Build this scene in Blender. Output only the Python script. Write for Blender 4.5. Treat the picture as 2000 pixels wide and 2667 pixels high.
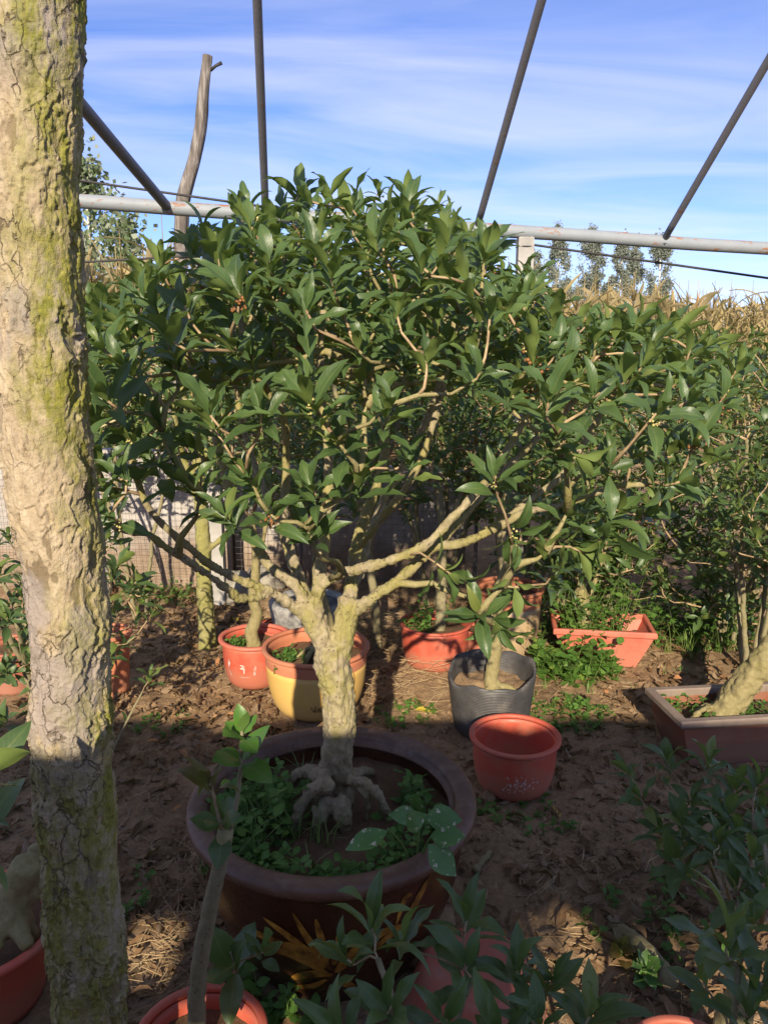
import bpy, math, random
import numpy as np
from mathutils import Vector, Matrix

# ------------------------------------------------------------------ scene, camera, light
for o in list(bpy.data.objects):
    bpy.data.objects.remove(o)
SC = bpy.context.scene
COL = SC.collection
SC.render.engine = 'CYCLES'
SC.render.resolution_x, SC.render.resolution_y = 767, 1024
SC.view_settings.view_transform = 'Standard'
SC.view_settings.look = 'None'
SC.view_settings.gamma = 1.0
SC.view_settings.use_curve_mapping = False
SC.view_settings.exposure = 0.58
SC.cycles.max_bounces = 6
SC.cycles.diffuse_bounces = 3
SC.cycles.glossy_bounces = 2
SC.cycles.transmission_bounces = 4

CAM_H, PITCH = 1.55, math.radians(11.8)
cam_d = bpy.data.cameras.new('camera')
cam_d.sensor_fit = 'HORIZONTAL'
cam_d.sensor_width = 36.0
cam_d.lens = 36.0
cam_d.clip_start = 0.05
cam_d.clip_end = 3000
cam = bpy.data.objects.new('camera', cam_d)
cam.location = (0, 0, CAM_H)
cam.rotation_euler = (math.pi / 2 - PITCH, 0, 0)
COL.objects.link(cam)
SC.camera = cam

SUN_EL, SUN_AZ = math.radians(25.4), math.radians(5.0)   # behind the camera, a little to its left
SUN_DIR = Vector((math.sin(SUN_AZ) * math.cos(SUN_EL), math.cos(SUN_AZ) * math.cos(SUN_EL), -math.sin(SUN_EL)))
world = bpy.data.worlds.new('World')
SC.world = world
world.use_nodes = True
wn, wl = world.node_tree.nodes, world.node_tree.links
wn.clear()
sky = wn.new('ShaderNodeTexSky')
sky.sky_type = 'NISHITA'
sky.sun_disc = False
sky.sun_elevation = SUN_EL
sky.sun_rotation = math.pi + SUN_AZ
sky.air_density = 1.0
sky.dust_density = 0.05
sky.altitude = 1200
sky.ozone_density = 6.0
bg = wn.new('ShaderNodeBackground')
bg.inputs['Strength'].default_value = 0.118
outw = wn.new('ShaderNodeOutputWorld')
# thin cirrus: white streaks laid on a plane high above, the same all round the sky
tc = wn.new('ShaderNodeTexCoord')
sep = wn.new('ShaderNodeSeparateXYZ')
wl.new(tc.outputs['Generated'], sep.inputs[0])
def wmath(op, a, b=None, clamp=False):
    n = wn.new('ShaderNodeMath'); n.operation = op; n.use_clamp = clamp
    for i, v in enumerate((a, b)):
        if v is None: continue
        if isinstance(v, (int, float)): n.inputs[i].default_value = v
        else: wl.new(v, n.inputs[i])
    return n.outputs[0]
zz = wmath('ADD', wmath('MAXIMUM', sep.outputs[2], 0.0), 0.12)
comb = wn.new('ShaderNodeCombineXYZ')
wl.new(wmath('DIVIDE', sep.outputs[0], zz), comb.inputs[0])
wl.new(wmath('DIVIDE', sep.outputs[1], zz), comb.inputs[1])
mp = wn.new('ShaderNodeMapping')
mp.inputs['Rotation'].default_value = (0, 0, math.radians(38))
mp.inputs['Scale'].default_value = (0.40, 1.25, 1)
mp.inputs['Location'].default_value = (3.1, 1.35, 0)
wl.new(comb.outputs[0], mp.inputs['Vector'])
n1 = wn.new('ShaderNodeTexNoise')
n1.inputs['Scale'].default_value = 1.25
n1.inputs['Detail'].default_value = 7
n1.inputs['Roughness'].default_value = 0.52
n1.inputs['Distortion'].default_value = 1.6
wl.new(mp.outputs[0], n1.inputs['Vector'])
rmp = wn.new('ShaderNodeValToRGB')
rmp.color_ramp.elements[0].position = 0.33
rmp.color_ramp.elements[1].position = 0.74
rmp.color_ramp.elements[0].color = (0, 0, 0, 1)
rmp.color_ramp.elements[1].color = (1, 1, 1, 1)
wl.new(n1.outputs['Fac'], rmp.inputs[0])
cl = wmath('MULTIPLY', rmp.outputs[0], 0.55)
mixw = wn.new('ShaderNodeMixRGB')
mixw.inputs[2].default_value = (5.9, 5.9, 7.2, 1)
wl.new(cl, mixw.inputs[0])
tint = wn.new('ShaderNodeMixRGB'); tint.blend_type = 'MULTIPLY'; tint.inputs[0].default_value = 1.0
tint.inputs[2].default_value = (1.06, .92, 1.10, 1)
wl.new(sky.outputs[0], tint.inputs[1])
wl.new(tint.outputs[0], mixw.inputs[1])
wl.new(mixw.outputs[0], bg.inputs['Color'])
wl.new(bg.outputs[0], outw.inputs[0])

sun_d = bpy.data.lights.new('sun', 'SUN')
sun_d.energy = 5.0
sun_d.angle = math.radians(0.55)
sun_d.color = (1.0, 0.87, 0.67)
sun = bpy.data.objects.new('sun', sun_d)
sun.rotation_euler = SUN_DIR.to_track_quat('-Z', 'Y').to_euler()
sun.location = (-2, -12, 8)
COL.objects.link(sun)

# ------------------------------------------------------------------ helpers
RNG = np.random.default_rng(7)
SP, CP = math.sin(PITCH), math.cos(PITCH)
def ray(px, py):
    cx, cy = (px - 1000) / 2000, (1333.5 - py) / 2000
    return np.array([cx, CP + cy * SP, -SP + cy * CP])
def at(px, py, y):                      # the point of that pixel's ray at forward distance y
    d = ray(px, py)
    return np.array([0, 0, CAM_H]) + d * (y / d[1])
def on(px, py, h=0.0):                  # the point where the ray meets the level h
    d = ray(px, py)
    return np.array([0, 0, CAM_H]) + d * ((h - CAM_H) / d[2])
def proj(P):
    P = np.atleast_2d(P)
    X, Y, Z = P[:, 0], P[:, 1], P[:, 2] - CAM_H
    z = np.maximum(Y * CP - Z * SP, 1e-3)
    v = Y * SP + Z * CP
    return 1000 + 2000 * X / z, 1333.5 - 2000 * v / z, z
def unit(v):
    v = np.asarray(v, float)
    return v / (np.linalg.norm(v, axis=-1, keepdims=True) + 1e-12)

def vnoise(P, f, seed=0):
    P = np.asarray(P, float) * f + seed * 17.31
    I = np.floor(P).astype(np.int64)
    F = P - I
    F = F * F * (3 - 2 * F)
    def h(ix, iy, iz):
        n = (ix * 374761393 + iy * 668265263 + iz * 2147483647 + seed * 144269) & 0xffffffff
        n = ((n ^ (n >> 13)) * 1274126177) & 0xffffffff
        return ((n ^ (n >> 16)) & 0xffff) / 65535.0
    r = 0
    for dx in (0, 1):
        for dy in (0, 1):
            for dz in (0, 1):
                w = (F[:, 0] if dx else 1 - F[:, 0]) * (F[:, 1] if dy else 1 - F[:, 1]) * (F[:, 2] if dz else 1 - F[:, 2])
                r = r + w * h(I[:, 0] + dx, I[:, 1] + dy, I[:, 2] + dz)
    return r
def fbm(P, f, oct=4, seed=0, rough=.5):
    s, a, t = 0, 1.0, 0
    for k in range(oct):
        s = s + a * vnoise(P, f * 2 ** k, seed + k); t += a; a *= rough
    return s / t
def sstep(a, b, x):
    t = np.clip((x - a) / (b - a), 0, 1)
    return t * t * (3 - 2 * t)

ORI = {}
def props(o, label=None, cat=None, group=None, kind=None):
    if label: o['label'] = label
    if cat: o['category'] = cat
    if group: o['group'] = group
    if kind: o['kind'] = kind
    return o
def thing(name, loc, label, cat, group=None):
    o = bpy.data.objects.new(name, None)
    o.empty_display_size = .1
    o.location = Vector(loc)
    COL.objects.link(o)
    ORI[o.name] = np.array(loc, float)
    return props(o, label, cat, group)

class MB:
    def __init__(s):
        s.V, s.Q, s.T, s.C, s.n = [], [], [], [], 0
    def add(s, V, F, c=(.5, .5, .5, 1)):
        V = np.asarray(V, float).reshape(-1, 3)
        c = np.asarray(c, float)
        if c.ndim == 1: c = np.tile(c, (len(V), 1))
        F = np.asarray(F, int)
        if F.size:
            (s.Q if F.shape[1] == 4 else s.T).append(F + s.n)
        s.V.append(V); s.C.append(c); s.n += len(V)
        return s
    def addm(s, V, Q, T, c=(.5, .5, .5, 1)):
        n0 = s.n
        s.add(V, Q, c)
        if len(T): s.T.append(np.asarray(T, int) + n0)
        return s
    def arrays(s):
        V = np.concatenate(s.V); C = np.concatenate(s.C)
        Q = np.concatenate(s.Q) if s.Q else np.zeros((0, 4), int)
        T = np.concatenate(s.T) if s.T else np.zeros((0, 3), int)
        return V, Q, T, C
    def mesh(s, name, m, smooth=True, off=(0, 0, 0)):
        V, Q, T, C = s.arrays()
        return mesh_from(name, V - np.asarray(off), Q, T, C, m, smooth)
    def build(s, name, m, parent=None, smooth=True, base=None):
        off = ORI[parent.name] if parent is not None else (np.zeros(3) if base is None else np.asarray(base, float))
        o = bpy.data.objects.new(name, s.mesh(name, m, smooth, off))
        COL.objects.link(o)
        if parent is not None: o.parent = parent
        else: o.location = Vector(off)
        ORI[o.name] = np.asarray(off, float)
        return o
def mesh_from(name, V, Q, T, C, m, smooth=True):
    me = bpy.data.meshes.new(name)
    nq, ntr = len(Q), len(T)
    me.vertices.add(len(V)); me.vertices.foreach_set('co', V.astype(np.float32).ravel())
    me.loops.add(nq * 4 + ntr * 3)
    me.loops.foreach_set('vertex_index', np.concatenate([Q.ravel(), T.ravel()]).astype(np.int32))
    me.polygons.add(nq + ntr)
    me.polygons.foreach_set('loop_start', np.concatenate([np.arange(nq) * 4, nq * 4 + np.arange(ntr) * 3]).astype(np.int32))
    me.polygons.foreach_set('use_smooth', np.full(nq + ntr, smooth))
    me.update(calc_edges=True)
    a = me.color_attributes.new('lc', 'FLOAT_COLOR', 'POINT')
    a.data.foreach_set('color', C.astype(np.float32).ravel())
    if m is not None: me.materials.append(m)
    return me

def frames(P):
    P = np.asarray(P, float)
    T = np.gradient(P, axis=0); T = unit(T)
    N = np.zeros_like(T)
    a = np.array([1, 0, 0.]) if abs(T[0, 0]) < .8 else np.array([0, 1, 0.])
    n = unit(np.cross(T[0], np.cross(a, T[0])))
    for i in range(len(P)):
        n = n - T[i] * np.dot(n, T[i]); n = unit(n); N[i] = n
    return T, N, np.cross(T, N)
def tube(mb, P, R, n=8, c=(.5, .5, .5, 1), cap=True):
    P = np.asarray(P, float); m = len(P)
    R = np.broadcast_to(np.asarray(R, float), (m,))
    T, N, B = frames(P)
    th = np.arange(n) / n * 2 * math.pi
    ring = np.cos(th)[None, :, None] * N[:, None] + np.sin(th)[None, :, None] * B[:, None]
    V = (P[:, None] + ring * R[:, None, None]).reshape(-1, 3)
    i = np.arange(m - 1)[:, None] * n; j = np.arange(n)[None]; k = (j + 1) % n
    Q = np.stack([i + j, i + k, i + n + k, i + n + j], -1).reshape(-1, 4)
    c = np.asarray(c, float)
    if c.ndim == 2: cc = np.repeat(c, n, 0)
    else: cc = np.tile(c, (len(V), 1))
    tri = []
    if cap:
        e = len(V)
        V = np.concatenate([V, P[:1], P[-1:]]); cc = np.concatenate([cc, cc[:1], cc[-1:]])
        jj = np.arange(n); kk = (jj + 1) % n
        tri = np.concatenate([np.stack([kk, jj, np.full(n, e)], -1), np.stack([(m - 1) * n + jj, (m - 1) * n + kk, np.full(n, e + 1)], -1)])
    return mb.addm(V, Q, tri, cc)
def spline(P, step=.03):
    P = np.asarray(P, float)
    if len(P) < 3:
        n = max(2, int(np.linalg.norm(P[-1] - P[0]) / step) + 1)
        return P[0] + (P[-1] - P[0]) * np.linspace(0, 1, n)[:, None]
    A = np.concatenate([[2 * P[0] - P[1]], P, [2 * P[-1] - P[-2]]])
    out = []
    for i in range(1, len(A) - 2):
        n = max(2, int(np.linalg.norm(A[i + 1] - A[i]) / step))
        t = np.linspace(0, 1, n, endpoint=False)[:, None]
        p0, p1, p2, p3 = A[i - 1], A[i], A[i + 1], A[i + 2]
        out.append(.5 * (2 * p1 + (p2 - p0) * t + (2 * p0 - 5 * p1 + 4 * p2 - p3) * t ** 2 + (3 * p1 - p0 - 3 * p2 + p3) * t ** 3))
    out.append(P[-1:])
    return np.concatenate(out)
def taper(n, r0, r1, p=1.0):
    return r0 + (r1 - r0) * np.linspace(0, 1, n) ** p
def lathe(mb, prof, n=72, o=(0, 0, 0), c=(.5, .5, .5, 1), wob=0, seed=0, sq=(1, 1)):
    prof = np.asarray(prof, float); m = len(prof)
    th = np.arange(n) / n * 2 * math.pi
    R = prof[:, 0][:, None] * np.ones(n)[None]
    if wob:
        k = 1 + wob * (np.sin(2 * th + seed) + .6 * np.sin(3 * th + 2.1 * seed) + .4 * np.sin(5 * th + seed * 3))
        R = R * k[None]
    V = np.stack([R * np.cos(th) * sq[0], R * np.sin(th) * sq[1], prof[:, 1][:, None] * np.ones(n)[None]], -1).reshape(-1, 3) + np.asarray(o)
    i = np.arange(m - 1)[:, None] * n; j = np.arange(n)[None]; k = (j + 1) % n
    return mb.add(V, np.stack([i + j, i + k, i + n + k, i + n + j], -1).reshape(-1, 4), c)
def disc(mb, o, r, h, n=48, rings=10, bump=.006, seed=0, c=(.5, .5, .5, 1), sq=(1, 1)):
    th = np.arange(n) / n * 2 * math.pi
    rr = np.linspace(r, 0.001, rings)
    V = np.stack([np.outer(rr, np.cos(th)) * sq[0] + o[0], np.outer(rr, np.sin(th)) * sq[1] + o[1], np.full((rings, n), h)], -1).reshape(-1, 3)
    V[:, 2] += (fbm(V, 22, 3, seed) - .5) * bump * 4
    i = np.arange(rings - 1)[:, None] * n; j = np.arange(n)[None]; k = (j + 1) % n
    return mb.add(V, np.stack([i + j, i + k, i + n + k, i + n + j], -1).reshape(-1, 4), c)
def box(mb, lo, hi, c=(.5, .5, .5, 1)):
    (x0, y0, z0), (x1, y1, z1) = lo, hi
    V = [(x0, y0, z0), (x1, y0, z0), (x1, y1, z0), (x0, y1, z0), (x0, y0, z1), (x1, y0, z1), (x1, y1, z1), (x0, y1, z1)]
    return mb.add(V, [(0, 3, 2, 1), (4, 5, 6, 7), (0, 1, 5, 4), (1, 2, 6, 5), (2, 3, 7, 6), (3, 0, 4, 7)], c)
def fuse(tubes, voxel, smooth=3, rough=None):
    """one continuous skin over overlapping tubes"""
    mb = MB()
    for P, R, n in tubes: tube(mb, P, R, n)
    o = bpy.data.objects.new('tmp', mb.mesh('tmp', None)); COL.objects.link(o)
    r = o.modifiers.new('r', 'REMESH'); r.mode = 'VOXEL'; r.voxel_size = voxel
    s = o.modifiers.new('s', 'SMOOTH'); s.iterations = smooth; s.factor = .5
    dg = bpy.context.evaluated_depsgraph_get()
    me = bpy.data.meshes.new_from_object(o.evaluated_get(dg))
    V = np.empty(len(me.vertices) * 3); me.vertices.foreach_get('co', V); V = V.reshape(-1, 3)
    N = np.empty(len(V) * 3); me.vertices.foreach_get('normal', N); N = N.reshape(-1, 3)
    Q, T = [], []
    for p in me.polygons:
        (Q if len(p.vertices) == 4 else T).append(tuple(p.vertices))
    bpy.data.objects.remove(o); bpy.data.meshes.remove(me)
    return V, N, np.array(Q, int).reshape(-1, 4), np.array(T, int).reshape(-1, 3)

# ------------------------------------------------------------------ materials
def newmat(name):
    m = bpy.data.materials.new(name); m.use_nodes = True
    nt = m.node_tree
    return m, nt, nt.nodes['Principled BSDF']
def nd(nt, t, **k):
    n = nt.nodes.new(t)
    for a, v in k.items():
        if a in n.bl_rna.properties.keys() and a not in ('inputs',): setattr(n, a, v)
        else: n.inputs[a].default_value = v
    return n
def link(nt, a, b): nt.links.new(a, b)
def noise(nt, scale, detail=4, rough=.55, vec=None, dist=0):
    n = nt.nodes.new('ShaderNodeTexNoise')
    n.inputs['Scale'].default_value = scale; n.inputs['Detail'].default_value = detail
    n.inputs['Roughness'].default_value = rough; n.inputs['Distortion'].default_value = dist
    if vec is not None: link(nt, vec, n.inputs['Vector'])
    return n.outputs['Fac']
def ramp(nt, f, stops):
    r = nt.nodes.new('ShaderNodeValToRGB')
    e = r.color_ramp.elements
    while len(e) < len(stops): e.new(.5)
    for i, (p, c) in enumerate(stops):
        e[i].position = p; e[i].color = (*c, 1) if len(c) == 3 else c
    link(nt, f, r.inputs[0])
    return r.outputs[0]
def mixc(nt, f, a, b, mode='MIX'):
    n = nt.nodes.new('ShaderNodeMixRGB'); n.blend_type = mode
    for i, v in enumerate((f, a, b)):
        if hasattr(v, 'node'): link(nt, v, n.inputs[i])
        elif isinstance(v, (int, float)): n.inputs[i].default_value = v
        else: n.inputs[i].default_value = (*v, 1)
    return n.outputs[0]
def mth(nt, op, a, b=None, clamp=False):
    n = nt.nodes.new('ShaderNodeMath'); n.operation = op; n.use_clamp = clamp
    for i, v in enumerate((a, b)):
        if v is None: continue
        if isinstance(v, (int, float)): n.inputs[i].default_value = v
        else: link(nt, v, n.inputs[i])
    return n.outputs[0]
def bump(nt, h, bsdf, strength=.5, dist=.01):
    b = nt.nodes.new('ShaderNodeBump')
    b.inputs['Strength'].default_value = strength; b.inputs['Distance'].default_value = dist
    link(nt, h, b.inputs['Height']); link(nt, b.outputs[0], bsdf.inputs['Normal'])
def objvec(nt):
    return nt.nodes.new('ShaderNodeTexCoord').outputs['Object']
def lcattr(nt):
    a = nt.nodes.new('ShaderNodeAttribute'); a.attribute_name = 'lc'
    s = nt.nodes.new('ShaderNodeSeparateColor'); link(nt, a.outputs['Color'], s.inputs[0])
    return s.outputs[0], s.outputs[1], s.outputs[2], a.outputs['Alpha']
M = {}
def leafmat(name, dark, mid, light, under, rough=.36, trans=.22, rib=(.16, .2, .06), edge=.35, spec=.5):
    m, nt, b = newmat(name)
    r, g, t, a = lcattr(nt)
    oi = nt.nodes.new('ShaderNodeObjectInfo').outputs['Random']
    rr = mth(nt, 'FRACT', mth(nt, 'ADD', r, mth(nt, 'MULTIPLY', oi, .999)))
    col = ramp(nt, rr, [(0, dark), (.5, mid), (.86, mid), (.955, light), (1, tuple(min(1, c * k) for c, k in zip(light, (1.9, 1.35, 1.1))))])
    cv = nt.nodes.new('ShaderNodeCombineXYZ')
    link(nt, mth(nt, 'MULTIPLY', g, .8), cv.inputs[0]); link(nt, mth(nt, 'MULTIPLY', t, 3.0), cv.inputs[1]); link(nt, mth(nt, 'MULTIPLY', rr, 60), cv.inputs[2]); v = cv.outputs[0]
    col = mixc(nt, .35, col, ramp(nt, noise(nt, 1.6, 3, .6, v), [(.3, dark), (.75, light)]))
    ribf = ramp(nt, g, [(0, (1, 1, 1)), (.10, (0, 0, 0)), (.86, (0, 0, 0)), (1, (edge, edge, edge))])
    col = mixc(nt, mth(nt, 'MULTIPLY', ribf, .75), col, rib)
    bf = nt.nodes.new('ShaderNodeNewGeometry').outputs['Backfacing']
    col = mixc(nt, bf, col, under)
    link(nt, col, b.inputs['Base Color'])
    b.inputs['Specular IOR Level'].default_value = spec
    ro = nt.nodes.new('ShaderNodeMixRGB'); ro.inputs[1].default_value = (rough,) * 3 + (1,); ro.inputs[2].default_value = (.62,) * 3 + (1,)
    link(nt, bf, ro.inputs[0]); link(nt, ro.outputs[0], b.inputs['Roughness'])
    # side veins
    w = nt.nodes.new('ShaderNodeMath'); w.operation = 'SINE'
    link(nt, mth(nt, 'MULTIPLY', mth(nt, 'SUBTRACT', t, mth(nt, 'MULTIPLY', g, .16)), 70), w.inputs[0])
    bump(nt, mth(nt, 'ADD', w.outputs[0], mth(nt, 'MULTIPLY', noise(nt, 5, 2, .5, v), 2)), b, .05, .0012)
    tr = nt.nodes.new('ShaderNodeBsdfTranslucent')
    tcol = mixc(nt, .5, col, (.32, .48, .06))
    link(nt, tcol, tr.inputs['Color'])
    mx = nt.nodes.new('ShaderNodeMixShader'); mx.inputs[0].default_value = trans
    link(nt, b.outputs[0], mx.inputs[1]); link(nt, tr.outputs[0], mx.inputs[2])
    link(nt, mx.outputs[0], nt.nodes['Material Output'].inputs['Surface'])
    M[name] = m
leafmat('leaf', (.042, .080, .026), (.074, .130, .040), (.125, .190, .052), (.16, .22, .055), rough=.42, spec=.5, trans=.24)
leafmat('young_leaf', (.06, .15, .02), (.09, .21, .03), (.13, .27, .04), (.14, .24, .05), rough=.4, trans=.3)
leafmat('weed_leaf', (.05, .12, .02), (.085, .19, .032), (.14, .26, .05), (.12, .2, .05), rough=.55, trans=.25, spec=.3)
leafmat('red_leaf', (.10, .07, .02), (.15, .09, .03), (.13, .14, .03), (.16, .1, .05), rough=.45, trans=.3)
leafmat('hazy_poplar_leaf', (.20, .23, .20), (.25, .275, .24), (.29, .315, .28), (.31, .335, .30), rough=.8, trans=.35, spec=.1, edge=0, rib=(.2, .22, .12))  # far poplars: distance haze is put into these pale greyed leaf colours
leafmat('young_poplar_leaf', (.09, .135, .06), (.15, .20, .09), (.22, .27, .14), (.27, .30, .2), rough=.6, trans=.2, edge=0, rib=(.2, .22, .12))
leafmat('corn_leaf', (.22, .17, .06), (.45, .33, .15), (.58, .46, .26), (.5, .4, .22), rough=.7, trans=.25, rib=(.5, .42, .25), spec=.2)
leafmat('corn_green', (.12, .16, .035), (.24, .25, .07), (.4, .34, .13), (.3, .3, .12), rough=.65, trans=.25, rib=(.4, .4, .2), spec=.2)
leafmat('dry_leaf', (.09, .05, .028), (.19, .115, .06), (.33, .2, .10), (.24, .165, .10), rough=.75, trans=.08, rib=(.25, .16, .08), spec=.15)
leafmat('yellow_leaf', (.5, .36, .04), (.6, .45, .05), (.6, .5, .1), (.5, .4, .1), rough=.55, trans=.2)

def spotted():
    m, nt, b = newmat('spotted_leaf')
    r, g, t, a = lcattr(nt); v = objvec(nt)
    col = mixc(nt, noise(nt, 5, 3, .5, v), (.05, .13, .025), (.10, .21, .04))
    sp = ramp(nt, noise(nt, 7, 3, .6, v), [(.60, (0, 0, 0)), (.66, (1, 1, 1))])
    col = mixc(nt, sp, col, (.5, .44, .3))
    link(nt, col, b.inputs['Base Color']); b.inputs['Roughness'].default_value = .5
    M['spotted_leaf'] = m
spotted()

def simple(name, stops, scale, rough=.6, detail=5, bs=.4, bd=.01, bscale=None, spec=.4, dist=0, stretch=None):
    m, nt, b = newmat(name)
    v = objvec(nt)
    if stretch:
        mpn = nt.nodes.new('ShaderNodeMapping'); mpn.inputs['Scale'].default_value = stretch
        link(nt, v, mpn.inputs['Vector']); v = mpn.outputs[0]
    f = noise(nt, scale, detail, .6, v, dist)
    link(nt, ramp(nt, f, stops), b.inputs['Base Color'])
    b.inputs['Roughness'].default_value = rough
    b.inputs['Specular IOR Level'].default_value = spec
    if bs: bump(nt, noise(nt, bscale or scale * 3, 5, .6, v), b, bs, bd)
    M[name] = m
    return m, nt, b

# bark of the big near trunk: attributes r = plate height, g = moss, b = grey
def bark_near():
    m, nt, b = newmat('bark_flaky'); r, g, bl, a = lcattr(nt); v = objvec(nt)
    mpn = nt.nodes.new('ShaderNodeMapping'); mpn.inputs['Scale'].default_value = (1, 1, .45); link(nt, v, mpn.inputs['Vector']); vs = mpn.outputs[0]
    cream = ramp(nt, noise(nt, 60, 6, .65, vs), [(.25, (.30, .225, .145)), (.55, (.47, .375, .25)), (.8, (.60, .50, .36))])
    cream = mixc(nt, ramp(nt, r, [(.0, (.75, .75, .75)), (.35, (0, 0, 0))]), cream, (.17, .125, .07))
    gr = mixc(nt, noise(nt, 45, 5, .7, vs), (.24, .20, .18), (.42, .36, .32))
    cream = mixc(nt, bl, cream, gr)
    ms = ramp(nt, noise(nt, 110, 5, .7, v), [(.3, (.12, .13, .024)), (.6, (.27, .255, .045)), (.85, (.43, .385, .11))])
    mf = mth(nt, 'MULTIPLY', g, ramp(nt, noise(nt, 32, 6, .75, vs), [(.36, (0, 0, 0)), (.56, (1, 1, 1))]))
    col = mixc(nt, mf, cream, ms)
    dn = nt.nodes.new('ShaderNodeTexNoise'); dn.inputs['Scale'].default_value = 40; dn.inputs['Detail'].default_value = 5; link(nt, v, dn.inputs['Vector'])
    wv = nt.nodes.new('ShaderNodeVectorMath'); wv.operation = 'MULTIPLY_ADD'; link(nt, dn.outputs['Color'], wv.inputs[0]); wv.inputs[1].default_value = (.03, .03, .03); link(nt, vs, wv.inputs[2])
    vo = nt.nodes.new('ShaderNodeTexVoronoi'); vo.feature = 'DISTANCE_TO_EDGE'; vo.inputs['Scale'].default_value = 34; link(nt, wv.outputs[0], vo.inputs['Vector'])
    ck = ramp(nt, vo.outputs['Distance'], [(.0, (1, 1, 1)), (.045, (0, 0, 0))])
    ck = mth(nt, 'MULTIPLY', ck, ramp(nt, noise(nt, 14, 4, .6, vs), [(.46, (0, 0, 0)), (.58, (1, 1, 1))]))
    col = mixc(nt, mth(nt, 'MULTIPLY', ck, .75), col, (.12, .085, .05))
    spk = ramp(nt, noise(nt, 260, 3, .6, v), [(.60, (0, 0, 0)), (.68, (1, 1, 1))])
    col = mixc(nt, mth(nt, 'MULTIPLY', spk, .35), col, (.16, .13, .07))
    link(nt, col, b.inputs['Base Color']); b.inputs['Roughness'].default_value = .8; b.inputs['Specular IOR Level'].default_value = .25
    bump(nt, mth(nt, 'SUBTRACT', mth(nt, 'ADD', noise(nt, 150, 6, .7, vs), mth(nt, 'MULTIPLY', noise(nt, 420, 3, .6, v), .5)), mth(nt, 'MULTIPLY', ck, .9)), b, .9, .004)
    M['bark_flaky'] = m
bark_near()
def bark_limb(name, base, pale, moss, mossamt, lent=True, sc=1.0):
    m, nt, b = newmat(name); r, g, bl, a = lcattr(nt); v = objvec(nt)
    col = ramp(nt, noise(nt, 55 * sc, 6, .7, v), [(.25, base), (.5, tuple((x + y) / 2 for x, y in zip(base, pale))), (.72, pale)])
    mf = ramp(nt, noise(nt, 9 * sc, 4, .65, v), [(.5 - mossamt * .35, (0, 0, 0)), (.62 - mossamt * .2, (1, 1, 1))])
    mf = mth(nt, 'MAXIMUM', mth(nt, 'MULTIPLY', mf, .8), g)
    col = mixc(nt, mf, col, mixc(nt, noise(nt, 130, 4, .7, v), tuple(x * .55 for x in moss), moss))
    if lent:
        vo = nt.nodes.new('ShaderNodeTexVoronoi'); vo.inputs['Scale'].default_value = 75 * sc; link(nt, v, vo.inputs['Vector'])
        d = ramp(nt, vo.outputs['Distance'], [(.16, (1, 1, 1)), (.26, (0, 0, 0))])
        keep = ramp(nt, vo.outputs['Color'], [(.5, (0, 0, 0)), (.55, (1, 1, 1))])
        col = mixc(nt, mth(nt, 'MULTIPLY', mth(nt, 'MULTIPLY', d, keep), .7), col, (.10, .075, .045))
    col = mixc(nt, mth(nt, 'MULTIPLY', ramp(nt, r, [(.55, (0, 0, 0)), (1, (1, 1, 1))]), .7), col, mixc(nt, noise(nt, 60, 5, .7, v), (.10, .075, .042), (.34, .26, .16)))
    link(nt, col, b.inputs['Base Color']); b.inputs['Roughness'].default_value = .78; b.inputs['Specular IOR Level'].default_value = .25
    bump(nt, mth(nt, 'ADD', noise(nt, 110 * sc, 6, .7, v), noise(nt, 320 * sc, 3, .6, v)), b, .7, .003)
    M[name] = m
bark_limb('bark_main', (.18, .145, .088), (.47, .395, .255), (.36, .32, .10), .15)
bark_limb('bark_mossy', (.22, .19, .10), (.42, .37, .2), (.33, .315, .085), .45)
bark_limb('bark_grey', (.17, .14, .105), (.38, .32, .24), (.3, .27, .1), .05, sc=1.2)
bark_limb('bark_root', (.16, .12, .075), (.42, .34, .21), (.25, .22, .08), .0, lent=False)
bark_limb('bark_gold', (.17, .13, .07), (.42, .345, .20), (.32, .28, .1), .12, lent=False)
simple('twig', [(.3, (.20, .125, .065)), (.7, (.47, .35, .20))], 30, .8, bs=.3, bd=.002)
simple('pale_twig', [(.3, (.26, .22, .12)), (.7, (.55, .49, .28))], 26, .8, bs=.3, bd=.002)
simple('deadwood', [(.3, (.085, .072, .062)), (.52, (.18, .155, .135)), (.75, (.36, .33, .30))], 14, .85, bs=1.0, bd=.012, bscale=20, spec=.15, stretch=(3, 3, .35))
simple('poplar_bark', [(.3, (.45, .44, .40)), (.7, (.68, .66, .61))], 3, .8, bs=.2)

def plastic(name, a, c, dirt, rough=.5, dirt_amt=.5):
    m, nt, b = newmat(name); v = objvec(nt)
    col = mixc(nt, noise(nt, 14, 4, .6, v), a, c)
    sp = nt.nodes.new('ShaderNodeSeparateXYZ'); link(nt, v, sp.inputs[0])
    low = ramp(nt, mth(nt, 'SUBTRACT', sp.outputs[2], mth(nt, 'MULTIPLY', noise(nt, 18, 5, .7, v), .16)), [(-.0, (1, 1, 1)), (.05, (0, 0, 0))])
    pat = ramp(nt, noise(nt, 9, 6, .75, v), [(.46, (0, 0, 0)), (.70, (1, 1, 1))])
    df = mth(nt, 'MULTIPLY', mth(nt, 'MAXIMUM', mth(nt, 'MULTIPLY', low, .8), pat), dirt_amt)
    col = mixc(nt, df, col, dirt)
    link(nt, col, b.inputs['Base Color'])
    link(nt, ramp(nt, mth(nt, 'MAXIMUM', pat, low), [(0, (rough,) * 3), (1, (.8,) * 3)]), b.inputs['Roughness'])
    bump(nt, noise(nt, 90, 4, .6, v), b, .12, .002)
    M[name] = m
plastic('red_plastic', (.47, .080, .045), (.56, .115, .068), (.34, .22, .13), .45, .45)
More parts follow.
